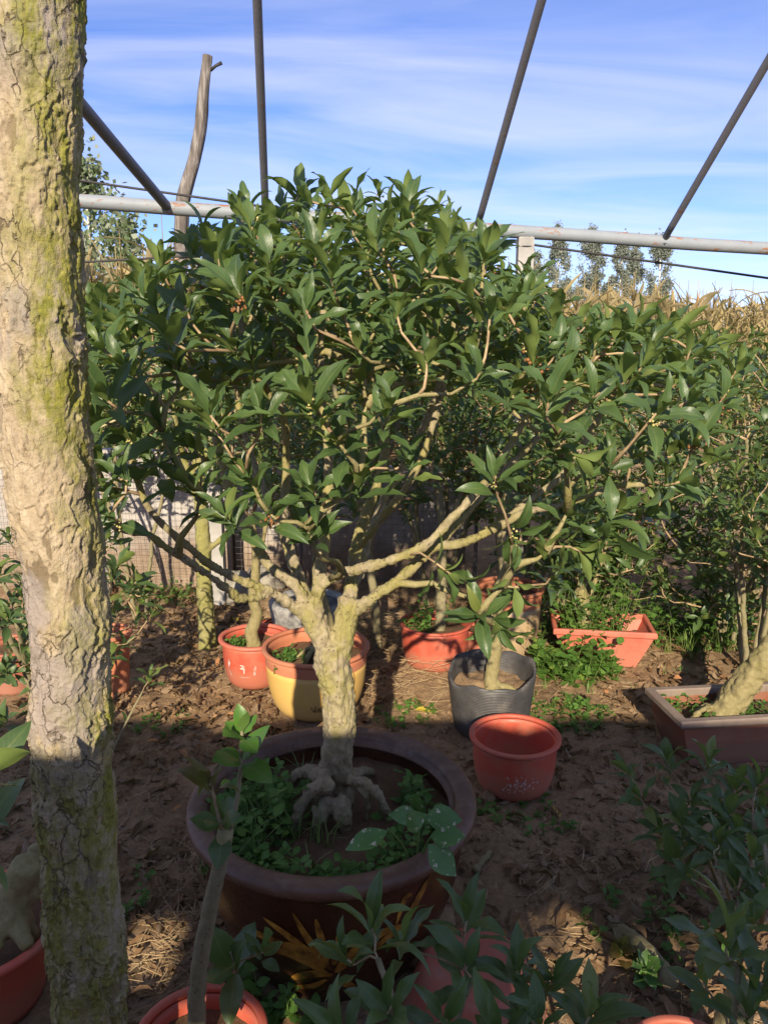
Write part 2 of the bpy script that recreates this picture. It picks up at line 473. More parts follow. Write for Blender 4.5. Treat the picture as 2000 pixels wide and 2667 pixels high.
plastic('red_plastic_faded', (.52, .12, .078), (.60, .16, .10), (.38, .26, .18), .5, .35)
plastic('dull_red_plastic', (.40, .10, .06), (.46, .13, .08), (.30, .21, .14), .55, .6)
plastic('yellow_plastic', (.66, .405, .10), (.70, .44, .13), (.42, .31, .15), .5, .25)
plastic('tan_plastic', (.40, .28, .15), (.47, .34, .19), (.3, .21, .13), .5, .5)
plastic('terracotta', (.46, .15, .075), (.56, .2, .10), (.38, .25, .16), .75, .35)
plastic('ceramic_brown', (.17, .125, .10), (.27, .20, .16), (.30, .24, .17), .55, .6)
plastic('ceramic_red', (.22, .075, .04), (.28, .10, .055), (.26, .18, .12), .5, .5)

def glaze():
    m, nt, b = newmat('brown_glaze'); v = objvec(nt)
    col = ramp(nt, noise(nt, 7, 5, .65, v, .6), [(.3, (.035, .013, .006)), (.6, (.075, .027, .011)), (.85, (.13, .05, .02))])
    link(nt, col, b.inputs['Base Color'])
    link(nt, ramp(nt, noise(nt, 16, 4, .6, v), [(.3, (.22,) * 3), (.8, (.5,) * 3)]), b.inputs['Roughness'])
    bump(nt, noise(nt, 30, 3, .5, v), b, .1, .004); M['brown_glaze'] = m
    m, nt, b = newmat('glaze_rim'); v = objvec(nt)
    col = ramp(nt, noise(nt, 9, 6, .7, v, .4), [(.3, (.075, .034, .018)), (.55, (.135, .066, .038)), (.8, (.20, .12, .08))])
    dust = ramp(nt, noise(nt, 28, 6, .75, v), [(.5, (0, 0, 0)), (.8, (1, 1, 1))])
    link(nt, mixc(nt, mth(nt, 'MULTIPLY', dust, .5), col, (.29, .21, .16)), b.inputs['Base Color'])
    b.inputs['Roughness'].default_value = .5
    bump(nt, noise(nt, 60, 4, .6, v), b, .15, .003); M['glaze_rim'] = m
glaze()
simple('gold_paint', [(.35, (.10, .04, .012)), (.5, (.32, .15, .025)), (.7, (.55, .29, .05))], 26, .35, bs=.2, bd=.002)
simple('white_print', [(.40, (.48, .26, .20)), (.62, (.68, .60, .56))], 60, .7, bs=0)
simple('brown_print', [(.3, (.10, .06, .02)), (.7, (.2, .12, .04))], 40, .7, bs=0)
def bagmat():
    m, nt, b = newmat('black_bag'); v = objvec(nt)
    sp = nt.nodes.new('ShaderNodeSeparateXYZ'); link(nt, v, sp.inputs[0])
    col = ramp(nt, noise(nt, 9, 6, .7, v), [(.3, (.035, .034, .034)), (.55, (.085, .080, .076)), (.75, (.19, .165, .14))])
    link(nt, col, b.inputs['Base Color']); b.inputs['Roughness'].default_value = .48
    w = nt.nodes.new('ShaderNodeMath'); w.operation = 'SINE'; link(nt, mth(nt, 'MULTIPLY', sp.outputs[2], 900), w.inputs[0])
    bump(nt, mth(nt, 'ADD', w.outputs[0], noise(nt, 40, 4, .6, v)), b, .35, .002); M['black_bag'] = m
bagmat()
def soil(name, stops, sc):
    m, nt, b = newmat(name); v = objvec(nt)
    col = ramp(nt, noise(nt, sc, 7, .68, v), stops)
    col = mixc(nt, .45, col, ramp(nt, noise(nt, sc * 22, 4, .7, v), [(.3, stops[0][1]), (.7, stops[-1][1])]))
    link(nt, col, b.inputs['Base Color']); b.inputs['Roughness'].default_value = .95; b.inputs['Specular IOR Level'].default_value = .1
    bump(nt, mth(nt, 'ADD', noise(nt, 70, 6, .75, v), mth(nt, 'MULTIPLY', noise(nt, 260, 4, .7, v), .5)), b, .9, .012)
    M[name] = m
soil('soil', [(.32, (.15, .092, .050)), (.5, (.34, .22, .125)), (.68, (.54, .375, .22))], 2.2)
soil('pot_soil', [(.3, (.10, .058, .033)), (.55, (.19, .115, .066)), (.75, (.27, .175, .10))], 9)
simple('straw', [(.3, (.30, .2, .1)), (.7, (.56, .42, .24))], 6, .8, bs=0)
simple('grass', [(.3, (.07, .14, .025)), (.7, (.18, .24, .06))], 8, .6, bs=0)
def pipemat(name, paint, dk, rust, amt):
    m, nt, b = newmat(name); v = objvec(nt)
    col = mixc(nt, noise(nt, 10, 4, .6, v), paint, dk)
    mpn = nt.nodes.new('ShaderNodeMapping'); mpn.inputs['Scale'].default_value = (.35, 1, 1); link(nt, v, mpn.inputs['Vector'])
    rf = ramp(nt, noise(nt, 13, 7, .72, mpn.outputs[0]), [(amt, (0, 0, 0)), (amt + .05, (1, 1, 1))])
    col = mixc(nt, rf, col, mixc(nt, noise(nt, 50, 4, .6, v), rust, tuple(x * 1.8 for x in rust)))
    link(nt, col, b.inputs['Base Color']); b.inputs['Roughness'].default_value = .6
    bump(nt, mth(nt, 'ADD', rf, noise(nt, 80, 4, .6, v)), b, .3, .003); M[name] = m
pipemat('pipe_paint', (.22, .245, .265), (.31, .33, .34), (.22, .10, .05), .545)
pipemat('pipe_rafter', (.115, .115, .135), (.17, .165, .185), (.13, .07, .05), .60)
simple('wire_dark', [(.3, (.02, .02, .02)), (.7, (.05, .045, .04))], 20, .6, bs=0)
simple('wire_mesh', [(.3, (.10, .09, .08)), (.7, (.22, .19, .16))], 20, .5, bs=0)
simple('concrete', [(.3, (.28, .265, .24)), (.6, (.42, .40, .37)), (.8, (.52, .50, .47))], 8, .9, bs=.5, bd=.006, bscale=40, spec=.15)
def wallmat():
    m, nt, b = newmat('whitewash'); v = objvec(nt)
    sp = nt.nodes.new('ShaderNodeSeparateXYZ'); link(nt, v, sp.inputs[0])
    w = ramp(nt, noise(nt, 5, 6, .65, v), [(.3, (.30, .265, .235)), (.6, (.46, .425, .39))])
    tan = ramp(nt, noise(nt, 6, 6, .7, v), [(.3, (.20, .14, .095)), (.7, (.34, .255, .18))])
    f = ramp(nt, mth(nt, 'ADD', sp.outputs[2], mth(nt, 'MULTIPLY', mth(nt, 'SUBTRACT', noise(nt, 4, 5, .7, v), .5), .55)), [(.22, (1, 1, 1)), (.42, (0, 0, 0))])
    link(nt, mixc(nt, f, w, tan), b.inputs['Base Color']); b.inputs['Roughness'].default_value = .95
    bump(nt, noise(nt, 26, 6, .7, v), b, .6, .012); M['whitewash'] = m
wallmat()
simple('stone', [(.3, (.13, .125, .12)), (.52, (.28, .27, .25)), (.75, (.48, .46, .43))], 26, .8, bs=.6, bd=.005, bscale=60)
simple('dark_stone', [(.3, (.03, .035, .04)), (.6, (.08, .09, .095)), (.8, (.2, .2, .2))], 50, .5, bs=.5, bd=.003)
simple('old_block', [(.3, (.20, .18, .15)), (.7, (.38, .35, .29))], 8, .95, bs=.6, bd=.01)
simple('flower', [(.3, (.45, .38, .12)), (.7, (.60, .52, .22))], 60, .6, bs=0)
simple('dried_flower', [(.3, (.16, .06, .02)), (.7, (.36, .17, .06))], 60, .8, bs=0)

# ------------------------------------------------------------------ leaves
def leaf_arr(rows=8, cols=4, W=.19, droop=.5, fold=.35, wav=.03, twist=0, seed=0, tipp=1.0, petiole=.06):
    """leaf of length 1 along +Y, upper side +Z; returns V, Q, colour attribute"""
    rg = np.random.default_rng(seed)
    t = np.linspace(0, 1, rows + 1)
    u = np.linspace(-1, 1, cols + 1)
    tt = np.clip((t - petiole) / (1 - petiole), 0, 1)
    w = W * np.sin(np.pi * tt ** .86) ** .85 * (1 - .25 * tt ** 4)
    w = np.where(tt <= 0, .012, np.maximum(w, .006))
    w[-1] = .002
    ang = droop * (t ** 1.5) - .25 * droop
    cy = np.concatenate([[0], np.cumsum(np.cos((ang[1:] + ang[:-1]) / 2) / rows)])
    cz = -np.concatenate([[0], np.cumsum(np.sin((ang[1:] + ang[:-1]) / 2) / rows)])
    ph = rg.uniform(0, 6.28)
    X = w[:, None] * u[None] * math.cos(fold)
    lift = w[:, None] * np.abs(u)[None] * math.sin(fold) + wav * np.sin(tt * 13 + ph)[:, None] * (u ** 2)[None] * np.sign(u)[None] * np.sin(np.pi * tt)[:, None]
    side = rg.uniform(-.06, .06) * t ** 2
    a = twist * t
    Xr = X * np.cos(a)[:, None] - lift * np.sin(a)[:, None]
    Zr = X * np.sin(a)[:, None] + lift * np.cos(a)[:, None]
    V = np.stack([Xr + side[:, None], cy[:, None] + Zr * np.sin(ang)[:, None], cz[:, None] + Zr * np.cos(ang)[:, None]], -1).reshape(-1, 3)
    n = cols + 1
    i = np.arange(rows)[:, None] * n; j = np.arange(cols)[None]
    Q = np.stack([i + j, i + j + 1, i + n + j + 1, i + n + j], -1).reshape(-1, 4)
    C = np.stack([np.full((rows + 1, n), .5), np.abs(u)[None] * np.ones((rows + 1, 1)), t[:, None] * np.ones((1, n)), np.ones((rows + 1, n))], -1).reshape(-1, 4)
    return V, Q, C
def variants(n, seed, rows, cols, **k):
    rg = np.random.default_rng(seed); out = []
    for i in range(n):
        out.append(leaf_arr(rows, cols, W=rg.uniform(*k.get('W', (.135, .195))), droop=rg.uniform(*k.get('droop', (.4, 1.7))),
                            fold=rg.uniform(*k.get('fold', (.15, .65))), wav=rg.uniform(0, k.get('wav', .06)), twist=rg.uniform(-.5, .5), seed=seed + i))
    return out
LV_NEAR = variants(14, 11, 9, 4)
LV_MID = variants(10, 31, 5, 2)
LV_FLAT = variants(8, 51, 6, 4, W=(.24, .33), droop=(.2, .9), fold=(.0, .3))
LV_BROAD = variants(6, 71, 4, 2, W=(.3, .42), droop=(.1, .8), fold=(.0, .3))
LV_DRY = variants(8, 91, 5, 2, W=(.17, .3), droop=(-1.4, 1.6), fold=(-.2, .9), wav=.12)

def leaf_frames(L):
    """L: list of (origin, dir, normal, size, variant, rand)"""
    O = np.array([l[0] for l in L]); D = unit(np.array([l[1] for l in L])); Nn = np.array([l[2] for l in L])
    Nn = unit(Nn - D * np.sum(Nn * D, -1, keepdims=True))
    X = np.cross(D, Nn)
    return O, X, D, Nn, np.array([l[3] for l in L]), np.array([l[4] for l in L]), np.array([l[5] for l in L])
def leaves_mesh(mb, L, VR):
    if not L: return mb
    O, X, D, Nn, S, K, R = leaf_frames(L)
    for k in range(len(VR)):
        s = np.where(K % len(VR) == k)[0]
        if not len(s): continue
        V, Q, C = VR[k]
        B = np.stack([X[s], D[s], Nn[s]], 1)
        W = np.einsum('vk,nkc->nvc', V, B) * S[s][:, None, None] + O[s][:, None]
        nv = len(V)
        QQ = (Q[None] + (np.arange(len(s)) * nv)[:, None, None]).reshape(-1, 4)
        CC = np.tile(C, (len(s), 1)); CC[:, 0] = np.repeat(R[s], nv)
        mb.add(W.reshape(-1, 3), QQ, CC)
    return mb
LEAFMESH = {}
def leaf_objects(L, VR, key, m, parent, name='leaf'):
    O, X, D, Nn, S, K, R = leaf_frames(L)
    off = ORI[parent.name]
    for i in range(len(L)):
        k = int(K[i]) % len(VR); kk = (key, k, m.name)
        if kk not in LEAFMESH:
            V, Q, C = VR[k]
            C = C.copy(); C[:, 0] = 0
            LEAFMESH[kk] = mesh_from(name, V, Q, np.zeros((0, 3), int), C, m)
        o = bpy.data.objects.new(name, LEAFMESH[kk])
        Mx = Matrix.Identity(4); s = S[i]
        for c, v in enumerate((X[i], D[i], Nn[i])):
            for r in range(3): Mx[r][c] = v[r] * s
        for r in range(3): Mx[r][3] = O[i][r] - off[r]
        o.parent = parent
        o.matrix_basis = Mx
        COL.objects.link(o)
def rosette(L, tip, axis, rg, n=8, size=.1, back=.02, spread=1.0):
    axis = unit(axis)
    a = np.array([1, 0, 0.]) if abs(axis[0]) < .7 else np.array([0, 1, 0.])
    e1 = unit(np.cross(axis, a)); e2 = np.cross(axis, e1)
    ph = rg.uniform(0, 6.28)
    pairs = (n + 1) // 2
    for p in range(pairs):
        f = p / max(1, pairs - 1)                     # 0 lowest pair .. 1 top pair
        for q in (0, 1):
            if 2 * p + q >= n: break
            az = ph + p * 1.571 + q * math.pi + rg.normal(0, .22)
            el = (1.28 - .82 * f) * spread + rg.normal(0, .16)
            rad = math.cos(az) * e1 + math.sin(az) * e2
            d = math.cos(el) * axis + math.sin(el) * rad
            nn = math.sin(el) * axis - math.cos(el) * rad
            d = d + np.array([0, 0, -.04 * (1 - f)])
            s = size * rg.uniform(.72, 1.14) * (1 - .28 * f * rg.uniform(0, 1))
            L.append((tip - axis * back * (1 - f) * pairs * .5 + rad * .002, d, nn + rg.normal(0, .12, 3), s, rg.integers(0, 1000), rg.uniform()))

def visible_rank(L):
    """how large each leaf shows in the picture, nearer leaves hiding farther ones"""
    O, X, D, Nn, S, K, R = leaf_frames(L)
    smp = [O + D * (S * t)[:, None] for t in (.2, .4, .6, .8)]
    pr = [proj(p) for p in smp]
    z = pr[0][2]
    grid = np.zeros((150, 112), int)
    score = np.zeros(len(L))
    for i in np.argsort(z):
        cells = set()
        for px, py, _ in pr:
            if 0 <= px[i] < 2000 and 0 <= py[i] < 2667: cells.add((int(py[i] / 18), int(px[i] / 18)))
        vis = sum(1 for c in cells if grid[c] < 1)
        face = abs(np.dot(Nn[i], unit(O[i] - np.array([0, 0, CAM_H]))))
        score[i] = vis * (.35 + .65 * face)
        for c in cells: grid[c] += 1
    return score

# ------------------------------------------------------------------ branching
def grow(paths, tips, axes, rg, rootw=.10, maxr=.02, tipr=.0020, k=.0023):
    """paths: fixed limbs (P, ...). Each tip is joined to the network by a curved twig. Returns twigs [(P, R)]"""
    pos, dr = [], []
    for P in paths:
        T = unit(np.gradient(P, axis=0))
        pos += list(P); dr += list(T)
    pos = np.array(pos); dr = np.array(dr)
    own = np.full(len(pos), -1)                       # twig that owns the node
    root = paths[0][0]
    order = np.argsort(np.linalg.norm(tips - root, axis=1))
    tw, parent = [], []
    for i in order:
        p, ax = tips[i], unit(axes[i])
        d = p - pos; dist = np.linalg.norm(d, axis=1)
        cosang = np.sum(d * dr, 1) / (dist + 1e-6)
        cost = dist * (1.25 - .35 * cosang) + np.maximum(0, pos[:, 2] - p[2] + .01) * (2.2 if p[2] > 1.2 else .5) + rootw * np.linalg.norm(pos - root, axis=1) * 0.5
        j = int(np.argmin(cost)); L = dist[j]
        a, da = pos[j], unit(dr[j] + .5 * unit(d[j]) + np.array([0, 0, .3]))
        c1, c2 = a + da * L * .33, p - ax * L * .36
        m = max(4, int(L / .035))
        t = np.linspace(0, 1, m)[:, None]
        P = (1 - t) ** 3 * a + 3 * (1 - t) ** 2 * t * c1 + 3 * (1 - t) * t ** 2 * c2 + t ** 3 * p
        P[1:-1] += rg.normal(0, .004 + .010 * min(L, .5), (m - 2, 3)) * .5
        tid = len(tw)
        tw.append(P); parent.append(own[j])
        pos = np.concatenate([pos, P[1:]]); dr = np.concatenate([dr, unit(np.gradient(P, axis=0))[1:]])
        own = np.concatenate([own, np.full(m - 1, tid)])
    n = np.ones(len(tw))
    for i in range(len(tw) - 1, -1, -1):
        if parent[i] >= 0: n[parent[i]] += n[i]
    out = []
    for P, c in zip(tw, n):
        L = np.linalg.norm(P[-1] - P[0])
        r0 = min(maxr, k * c ** .5 + .0035 * L)
        out.append((P, taper(len(P), max(r0, tipr), tipr, .8)))
    return out
def twig_mesh(mb, tw, sides=5):
    for P, R in tw: tube(mb, P, R, sides)
    return mb
def tip_buds(mb, tips, rg, r=.0032, n=9, spread=.013):
    ico = np.array([(1, 0, 0), (-1, 0, 0), (0, 1, 0), (0, -1, 0), (0, 0, 1), (0, 0, -1)], float)
    F = [(0, 2, 4), (2, 1, 4), (1, 3, 4), (3, 0, 4), (2, 0, 5), (1, 2, 5), (3, 1, 5), (0, 3, 5)]
    for p in tips:
        for q in range(n):
            mb.add(ico * r * rg.uniform(.7, 1.3) + p + rg.normal(0, spread, 3) * .6, F)
    return mb

def ellipsoid_tips(c, rad, n, rg, lo=-.75, shell=.55, mind=.07):
    out = []; tries = 0
    while len(out) < n and tries < n * 60:
        tries += 1
        v = unit(rg.normal(0, 1, 3)); s = (shell + (1 - shell) * rg.uniform()) * (1 if rg.uniform() < .8 else rg.uniform(.4, 1))
        p = v * s
        if p[2] < lo: continue
        p = c + p * rad
        if out and np.min(np.linalg.norm(np.array(out) - p, axis=1)) < mind * (1 - tries / (n * 60)): continue
        out.append(p)
    return np.array(out)

def shrub(name, base, label, cat, stems, crown_c, crown_r, ntips, seed, bark='bark_grey', twig='twig', leaf='leaf', VR=None, vkey='mid',
          size=.085, nleaf=7, nobj=0, group=None, mind=.07, lo=-.75, extra=None, fuse_v=0, maxr=.02, up=.8, wig=None, shell=.55, trunkname='trunk'):
    """osmanthus: stems = [(points, r0, r1), ...]; crown of whorled leaves at the shoot tips"""
    rg = np.random.default_rng(seed)
    VR = VR or LV_MID
    t = thing(name, base, label, cat, group)
    paths = [spline(np.array(P), .03) for P, _, _ in stems]
    if fuse_v:
        V, N, Q, T = fuse([(p, taper(len(p), r0, r1, .8), 10) for p, (_, r0, r1) in zip(paths, stems)], fuse_v, 3)
        V = V + N * ((fbm(V, 60, 3, seed) - .5) * .5 * fuse_v * 3 + (fbm(V * np.array([1, 1, .4]), 24, 3, seed + 3) - .5) * .014)[:, None]
        MB().addm(V, Q, T).build(trunkname, M[bark], t)
    else:
        mb = MB()
        for p, (_, r0, r1) in zip(paths, stems): tube(mb, p + rg.normal(0, .002, p.shape), taper(len(p), r0, r1, .8), 8)
        mb.build(trunkname, M[bark], t)
    if ntips or extra is not None:
        tips = ellipsoid_tips(np.array(crown_c), np.array(crown_r), ntips, rg, lo, shell, mind) if ntips else np.zeros((0, 3))
        if extra is not None: tips = np.concatenate([tips, np.array(extra).reshape(-1, 3)])
        axes = unit((tips - np.array(crown_c)) / np.array(crown_r) * .6 + np.array([0, 0, up]) + rg.normal(0, .22, tips.shape))
        tw = grow(paths, tips, axes, rg, maxr=maxr)
        twig_mesh(MB(), tw, 5 if nobj else 4).build('twigs', M[twig], t)['kind'] = 'stuff'
        L = []
        for p, a in zip(tips, axes):
            rosette(L, p, a, rg, int(rg.integers(nleaf - 2, nleaf + 2)), size * rg.uniform(.85, 1.15))
        for P, R in tw:                                # some leaves lower on the shoots
            if len(P) > 6 and rg.uniform() < .7:
                for q in range(2):
                    k = rg.integers(len(P) // 2, len(P) - 1); dd = unit(P[k + 1] - P[k])
                    side = unit(np.cross(dd, rg.normal(0, 1, 3)))
                    L.append((P[k], side + .5 * dd, dd - .3 * side, size * rg.uniform(.7, 1), rg.integers(0, 999), rg.uniform()))
        if nobj:
            sc = visible_rank(L); order = np.argsort(-sc)
            sel = [i for i in order[:nobj] if sc[i] > 0]
        else: sel = []
        ss = set(sel)
        rest = [l for i, l in enumerate(L) if i not in ss]
        if not rest: rest = [L[sel.pop()]]
        cr = leaves_mesh(MB(), rest, VR).build('crown', M[leaf], t); cr['kind'] = 'stuff'
        if sel: leaf_objects([L[i] for i in sel], VR, vkey, M[leaf], cr)
    return t

# ------------------------------------------------------------------ ground
def gh(x, y):
    P = np.stack([np.asarray(x, float).ravel(), np.asarray(y, float).ravel(), np.zeros(np.size(x))], -1)
    h = (fbm(P, 1.1, 3, 3) - .5) * .05 + (fbm(P, 6, 4, 5, .6) - .5) * .030
    h = h + .05 * np.exp(-((P[:, 0] - .36) ** 2 + (P[:, 1] - 2.22) ** 2) / .012) + .02 * np.exp(-((P[:, 0] - .5) ** 2 + (P[:, 1] - 2.0) ** 2) / .03)
    far = sstep(6, 14, np.hypot(P[:, 0], P[:, 1] - 2))
    return (h * (1 - far)).reshape(np.shape(x))
def axis_coords(lo, hi, step, far):
    a = list(np.arange(lo, hi + 1e-6, step)); s = step; x = a[-1]
    while x < far: s *= 1.22; x += s; a.append(x)
    s = step; x = a[0]; pre = []
    while x > -far: s *= 1.22; x -= s; pre.append(x)
    return np.array(pre[::-1] + a)
gx, gy = axis_coords(-2.2, 2.2, .0145, 900), axis_coords(1.0, 5.2, .0145, 900)
GX, GY = np.meshgrid(gx, gy)
GZ = gh(GX, GY)
Pg = np.stack([GX.ravel(), GY.ravel(), np.zeros(GX.size)], -1)
near = 1 - sstep(5, 8, np.hypot(Pg[:, 0], Pg[:, 1] - 2.5))
crumb = (fbm(Pg, 34, 3, 9, .7) - .5) * .026 + np.maximum(0, vnoise(Pg, 26, 14) - .72) * .05 * sstep(.45, .6, fbm(Pg, 2.2, 2, 21))
Vg = np.stack([GX.ravel(), GY.ravel(), GZ.ravel() + crumb * near], -1)
nx = len(gx)
ii = np.arange(len(gy) - 1)[:, None] * nx; jj = np.arange(nx - 1)[None]
gmb = MB().add(Vg, np.stack([ii + jj, ii + jj + 1, ii + nx + jj + 1, ii + nx + jj], -1).reshape(-1, 4))
ground = gmb.build('ground', M['soil']); ground['kind'] = 'structure'

# ------------------------------------------------------------------ pots
def prof_r(prof, z):
    p = np.array(prof); return np.interp(z, p[:, 1], p[:, 0])
def pot(name, c, R, H, label, cat, body, rimm, rim_w=.02, rim_h=.02, base_f=.72, soil_h=None, group=None, band=0, bandm=None, round_=.0, feet=False, wall=.006, seed=1, rot=None):
    """round plant pot standing at c, outer rim radius R, height H"""
    t = thing(name, c, label, cat, group)
    o = np.array(c, float)
    Rb = R - rim_w * .8
    zs = np.linspace(0, H - rim_h, 12)
    f = zs / (H - rim_h)
    rr = Rb * (base_f + (1 - base_f) * (f ** .7 if round_ else f))
    if round_: rr = Rb * (base_f + (1 - base_f) * np.sqrt(np.clip(1 - (1 - np.clip(f / round_, 0, 1)) ** 2, 0, 1)))
    outer = list(zip(rr, zs))
    inner = [(r - wall, max(z, .012)) for r, z in outer][::-1]
    k = len(outer)
    if band:
        kb = int(round(k * (1 - band)))
        lathe(MB(), [(.001, 0.0)] + outer[:kb + 1] + inner[k - kb - 1:] + [(.001, .012)], o=o).build('body', M[body], t)
        lathe(MB(), [(r + .0025, z) for r, z in outer[kb:]] + inner[:k - kb], o=o).build('band', M[bandm], t)
    else:
        lathe(MB(), [(.001, 0.0)] + outer + inner + [(.001, .012)], o=o).build('body', M[body], t)
    th = np.linspace(-math.pi * .5, math.pi * 1.5, 14)
    cx, cz = R - rim_w / 2, H - rim_h / 2
    rim = [(cx + rim_w / 2 * np.sign(math.cos(a)) * abs(math.cos(a)) ** .7, cz + rim_h / 2 * np.sign(math.sin(a)) * abs(math.sin(a)) ** .7) for a in th]
    lathe(MB(), rim, o=o).build('rim', M[rimm], t)
    if soil_h:
        disc(MB(), o, np.interp(soil_h, zs, rr) - .003, o[2] + soil_h, seed=seed).build('soil', M['pot_soil'], t)
    return t, (zs, rr)
def strokes(t, c, zr, lines, m, name='print', lift=.0022):
    """thin painted strokes laid on a round pot: lines = [(list of (angle, height), width), ...]; angle 0 faces the camera (-Y)"""
    mb = MB(); zs, rr = zr
    for pts, w in lines:
        p = np.array(pts, float)
        n = max(3, len(p) * 3)
        s = np.linspace(0, 1, len(p)); q = np.linspace(0, 1, n)
        a, h = np.interp(q, s, p[:, 0]), np.interp(q, s, p[:, 1])
        r0 = np.interp(h, zs, rr)
        dx, dy = np.gradient(a) * r0, np.gradient(h)
        L = np.hypot(dx, dy) + 1e-9
        ww = w * .5 * np.sin(np.pi * np.clip(q * .92 + .06, 0, 1)) ** .6
        V = []
        for sgn in (-1, 1):
            aa = a + sgn * ww * (-dy / L) / np.maximum(r0, .01); hh = h + sgn * ww * dx / L
            r1 = np.interp(hh, zs, rr) + lift
            ang = aa - math.pi / 2
            V.append(np.stack([c[0] + r1 * np.cos(ang), c[1] + r1 * np.sin(ang), c[2] + hh], -1))
        V = np.concatenate(V); i = np.arange(n - 1)
        mb.add(V, np.stack([i, i + 1, n + i + 1, n + i], -1))
    return mb.build(name, M[m], t)

# the big brown glazed pot
BP = np.array([-.134, 1.82, 0.0]); BR, BH = .375, .42
t = thing('glazed_pot', BP, 'huge dark brown glazed pot with broad dull rim and golden painted leaves', 'pot')
zb = np.linspace(0, .385, 22); fb = zb / .385
rb = .235 + .095 * np.sin(np.clip(fb * 1.25, 0, 1) * math.pi / 2) + .012 * fb
lathe(MB(), [(.001, 0)] + list(zip(rb, zb)) + [(r - .022, max(z, .02)) for r, z in zip(rb, zb)][::-1] + [(.001, .02)], n=128, o=BP).build('body', M['brown_glaze'], t)
rimp = [(.305, .385), (.352, .378), (.368, .384), (.375, .395), (.374, .408), (.367, .4165), (.354, .420), (.334, .418), (.323, .413), (.318, .404), (.314, .385), (.305, .385)]
lathe(MB(), rimp, n=128, o=BP).build('rim', M['glaze_rim'], t)
disc(MB(), BP, .321, .338, n=110, rings=44, bump=.007, seed=4).build('soil', M['pot_soil'], t)
rg = np.random.default_rng(5)
gl = []
for (a0, h0, a1, h1, bow, w) in [(.05, .16, -.42, .30, .02, .020), (.0, .17, -.62, .24, .03, .026), (.03, .17, -.2, .33, .0, .018), (.02, .18, -.05, .32, .01, .018), (.06, .18, .12, .31, -.01, .02),
                                 (.0, .15, -.5, .20, .035, .03), (.05, .14, -.3, .10, .02, .03), (.08, .15, .3, .22, .02, .03), (.1, .16, .42, .30, .02, .022), (.12, .18, .55, .26, .03, .024),
                                 (.55, .25, .8, .36, .01, .02), (.5, .27, .62, .33, .03, .014), (.0, .12, -.38, .07, -.02, .022), (.06, .11, .25, .06, .01, .026), (-.1, .2, -.35, .22, .03, .014), (.3, .2, .75, .22, .04, .02)]:
    gl.append(([(a0 + (a1 - a0) * s, h0 + (h1 - h0) * s + bow * math.sin(math.pi * s)) for s in np.linspace(0, 1, 7)], w))
strokes(t, BP, (zb, rb), gl, 'gold_paint', 'painted_leaves')

# empty red pot
EP = on(1336, 2048)
EP[2] = -.004
t, zr = pot('plant_pot', EP, .164, .212, 'empty red plastic pot with rolled rim and worn white print', 'pot', 'red_plastic', 'red_plastic', .020, .016, .66, None, round_=.75, wall=.004)
rg = np.random.default_rng(8); ln = []
for q in range(46):
    a, h = rg.normal(0, .2) - .08, .098 + rg.normal(0, .018); l = rg.uniform(.01, .03)
    th = rg.uniform(0, 6.28); ln.append(([(a, h), (a + l * 4 * math.cos(th), h + l * .6 * math.sin(th))], rg.uniform(.002, .006)))
strokes(t, EP, zr, ln, 'white_print')

# black grow bag: thin folded film, its collar uneven
GB = on(1276, 1892); GB[2] = -.004
t = thing('grow_bag', GB, 'black plastic grow bag with crumpled folded collar holding a young tree', 'pot')
def baglathe(prof, n, wob, seed, tilt):
    prof = np.array(prof); th = np.arange(n) / n * 2 * math.pi; m = len(prof)
    V = []
    for r, z in prof:
        f = z / .27
        k = 1 + wob * f * (np.sin(2 * th + seed) + .5 * np.sin(5 * th + seed * 2) + .35 * np.sin(9 * th))
        V.append(np.stack([r * k * np.cos(th), r * k * np.sin(th), z + f ** 3 * (tilt * np.sin(th + .5) + .012 * np.sin(3 * th + 1) + .006 * np.sin(8 * th))], -1))
    V = np.concatenate(V) + GB
    i = np.arange(m - 1)[:, None] * n; j = np.arange(n)[None]; k = (j + 1) % n
    return MB().add(V, np.stack([i + j, i + k, i + n + k, i + n + j], -1).reshape(-1, 4))
baglathe([(.001, 0), (.14, 0), (.152, .01), (.160, .06), (.166, .12), (.171, .18), (.176, .225), (.178, .25), (.175, .262), (.168, .262), (.165, .24), (.163, .20), (.160, .17), (.158, .1)], 96, .028, 1.3, .026).build('bag', M['black_bag'], t)
disc(MB(), GB, .158, .185, bump=.012, seed=12).build('soil', M['soil'], t)

# yellow pot with terracotta band
YP = on(826, 1842); YP[2] = -.004
t, zr = pot('plant_pot', YP, .236, .30, 'yellow plastic pot with terracotta coloured collar and brown tree print', 'pot', 'yellow_plastic', 'terracotta', .022, .018, .62, .235, band=.24, bandm='terracotta', round_=.8, seed=22)
rg = np.random.default_rng(9); ln = []
for q in range(60):
    a, h = .78 + rg.normal(0, .09), .15 + rg.normal(0, .03); th = rg.uniform(-.7, .7)
    ln.append(([(a, h), (a + .05 * math.sin(th), h + .03 * math.cos(th))], rg.uniform(.003, .006)))
ln += [([(.78, .07), (.77, .13), (.79, .2)], .008)]
for q in range(26):
    a, h = .12 + rg.uniform(-.13, .17), .085 + rg.uniform(-.012, .012)
    th = rg.choice([0, 1.57, .8, 2.3]); ln.append(([(a, h), (a + .06 * math.cos(th), h + .014 * math.sin(th))], .0032))
strokes(t, YP, zr, ln, 'brown_print')

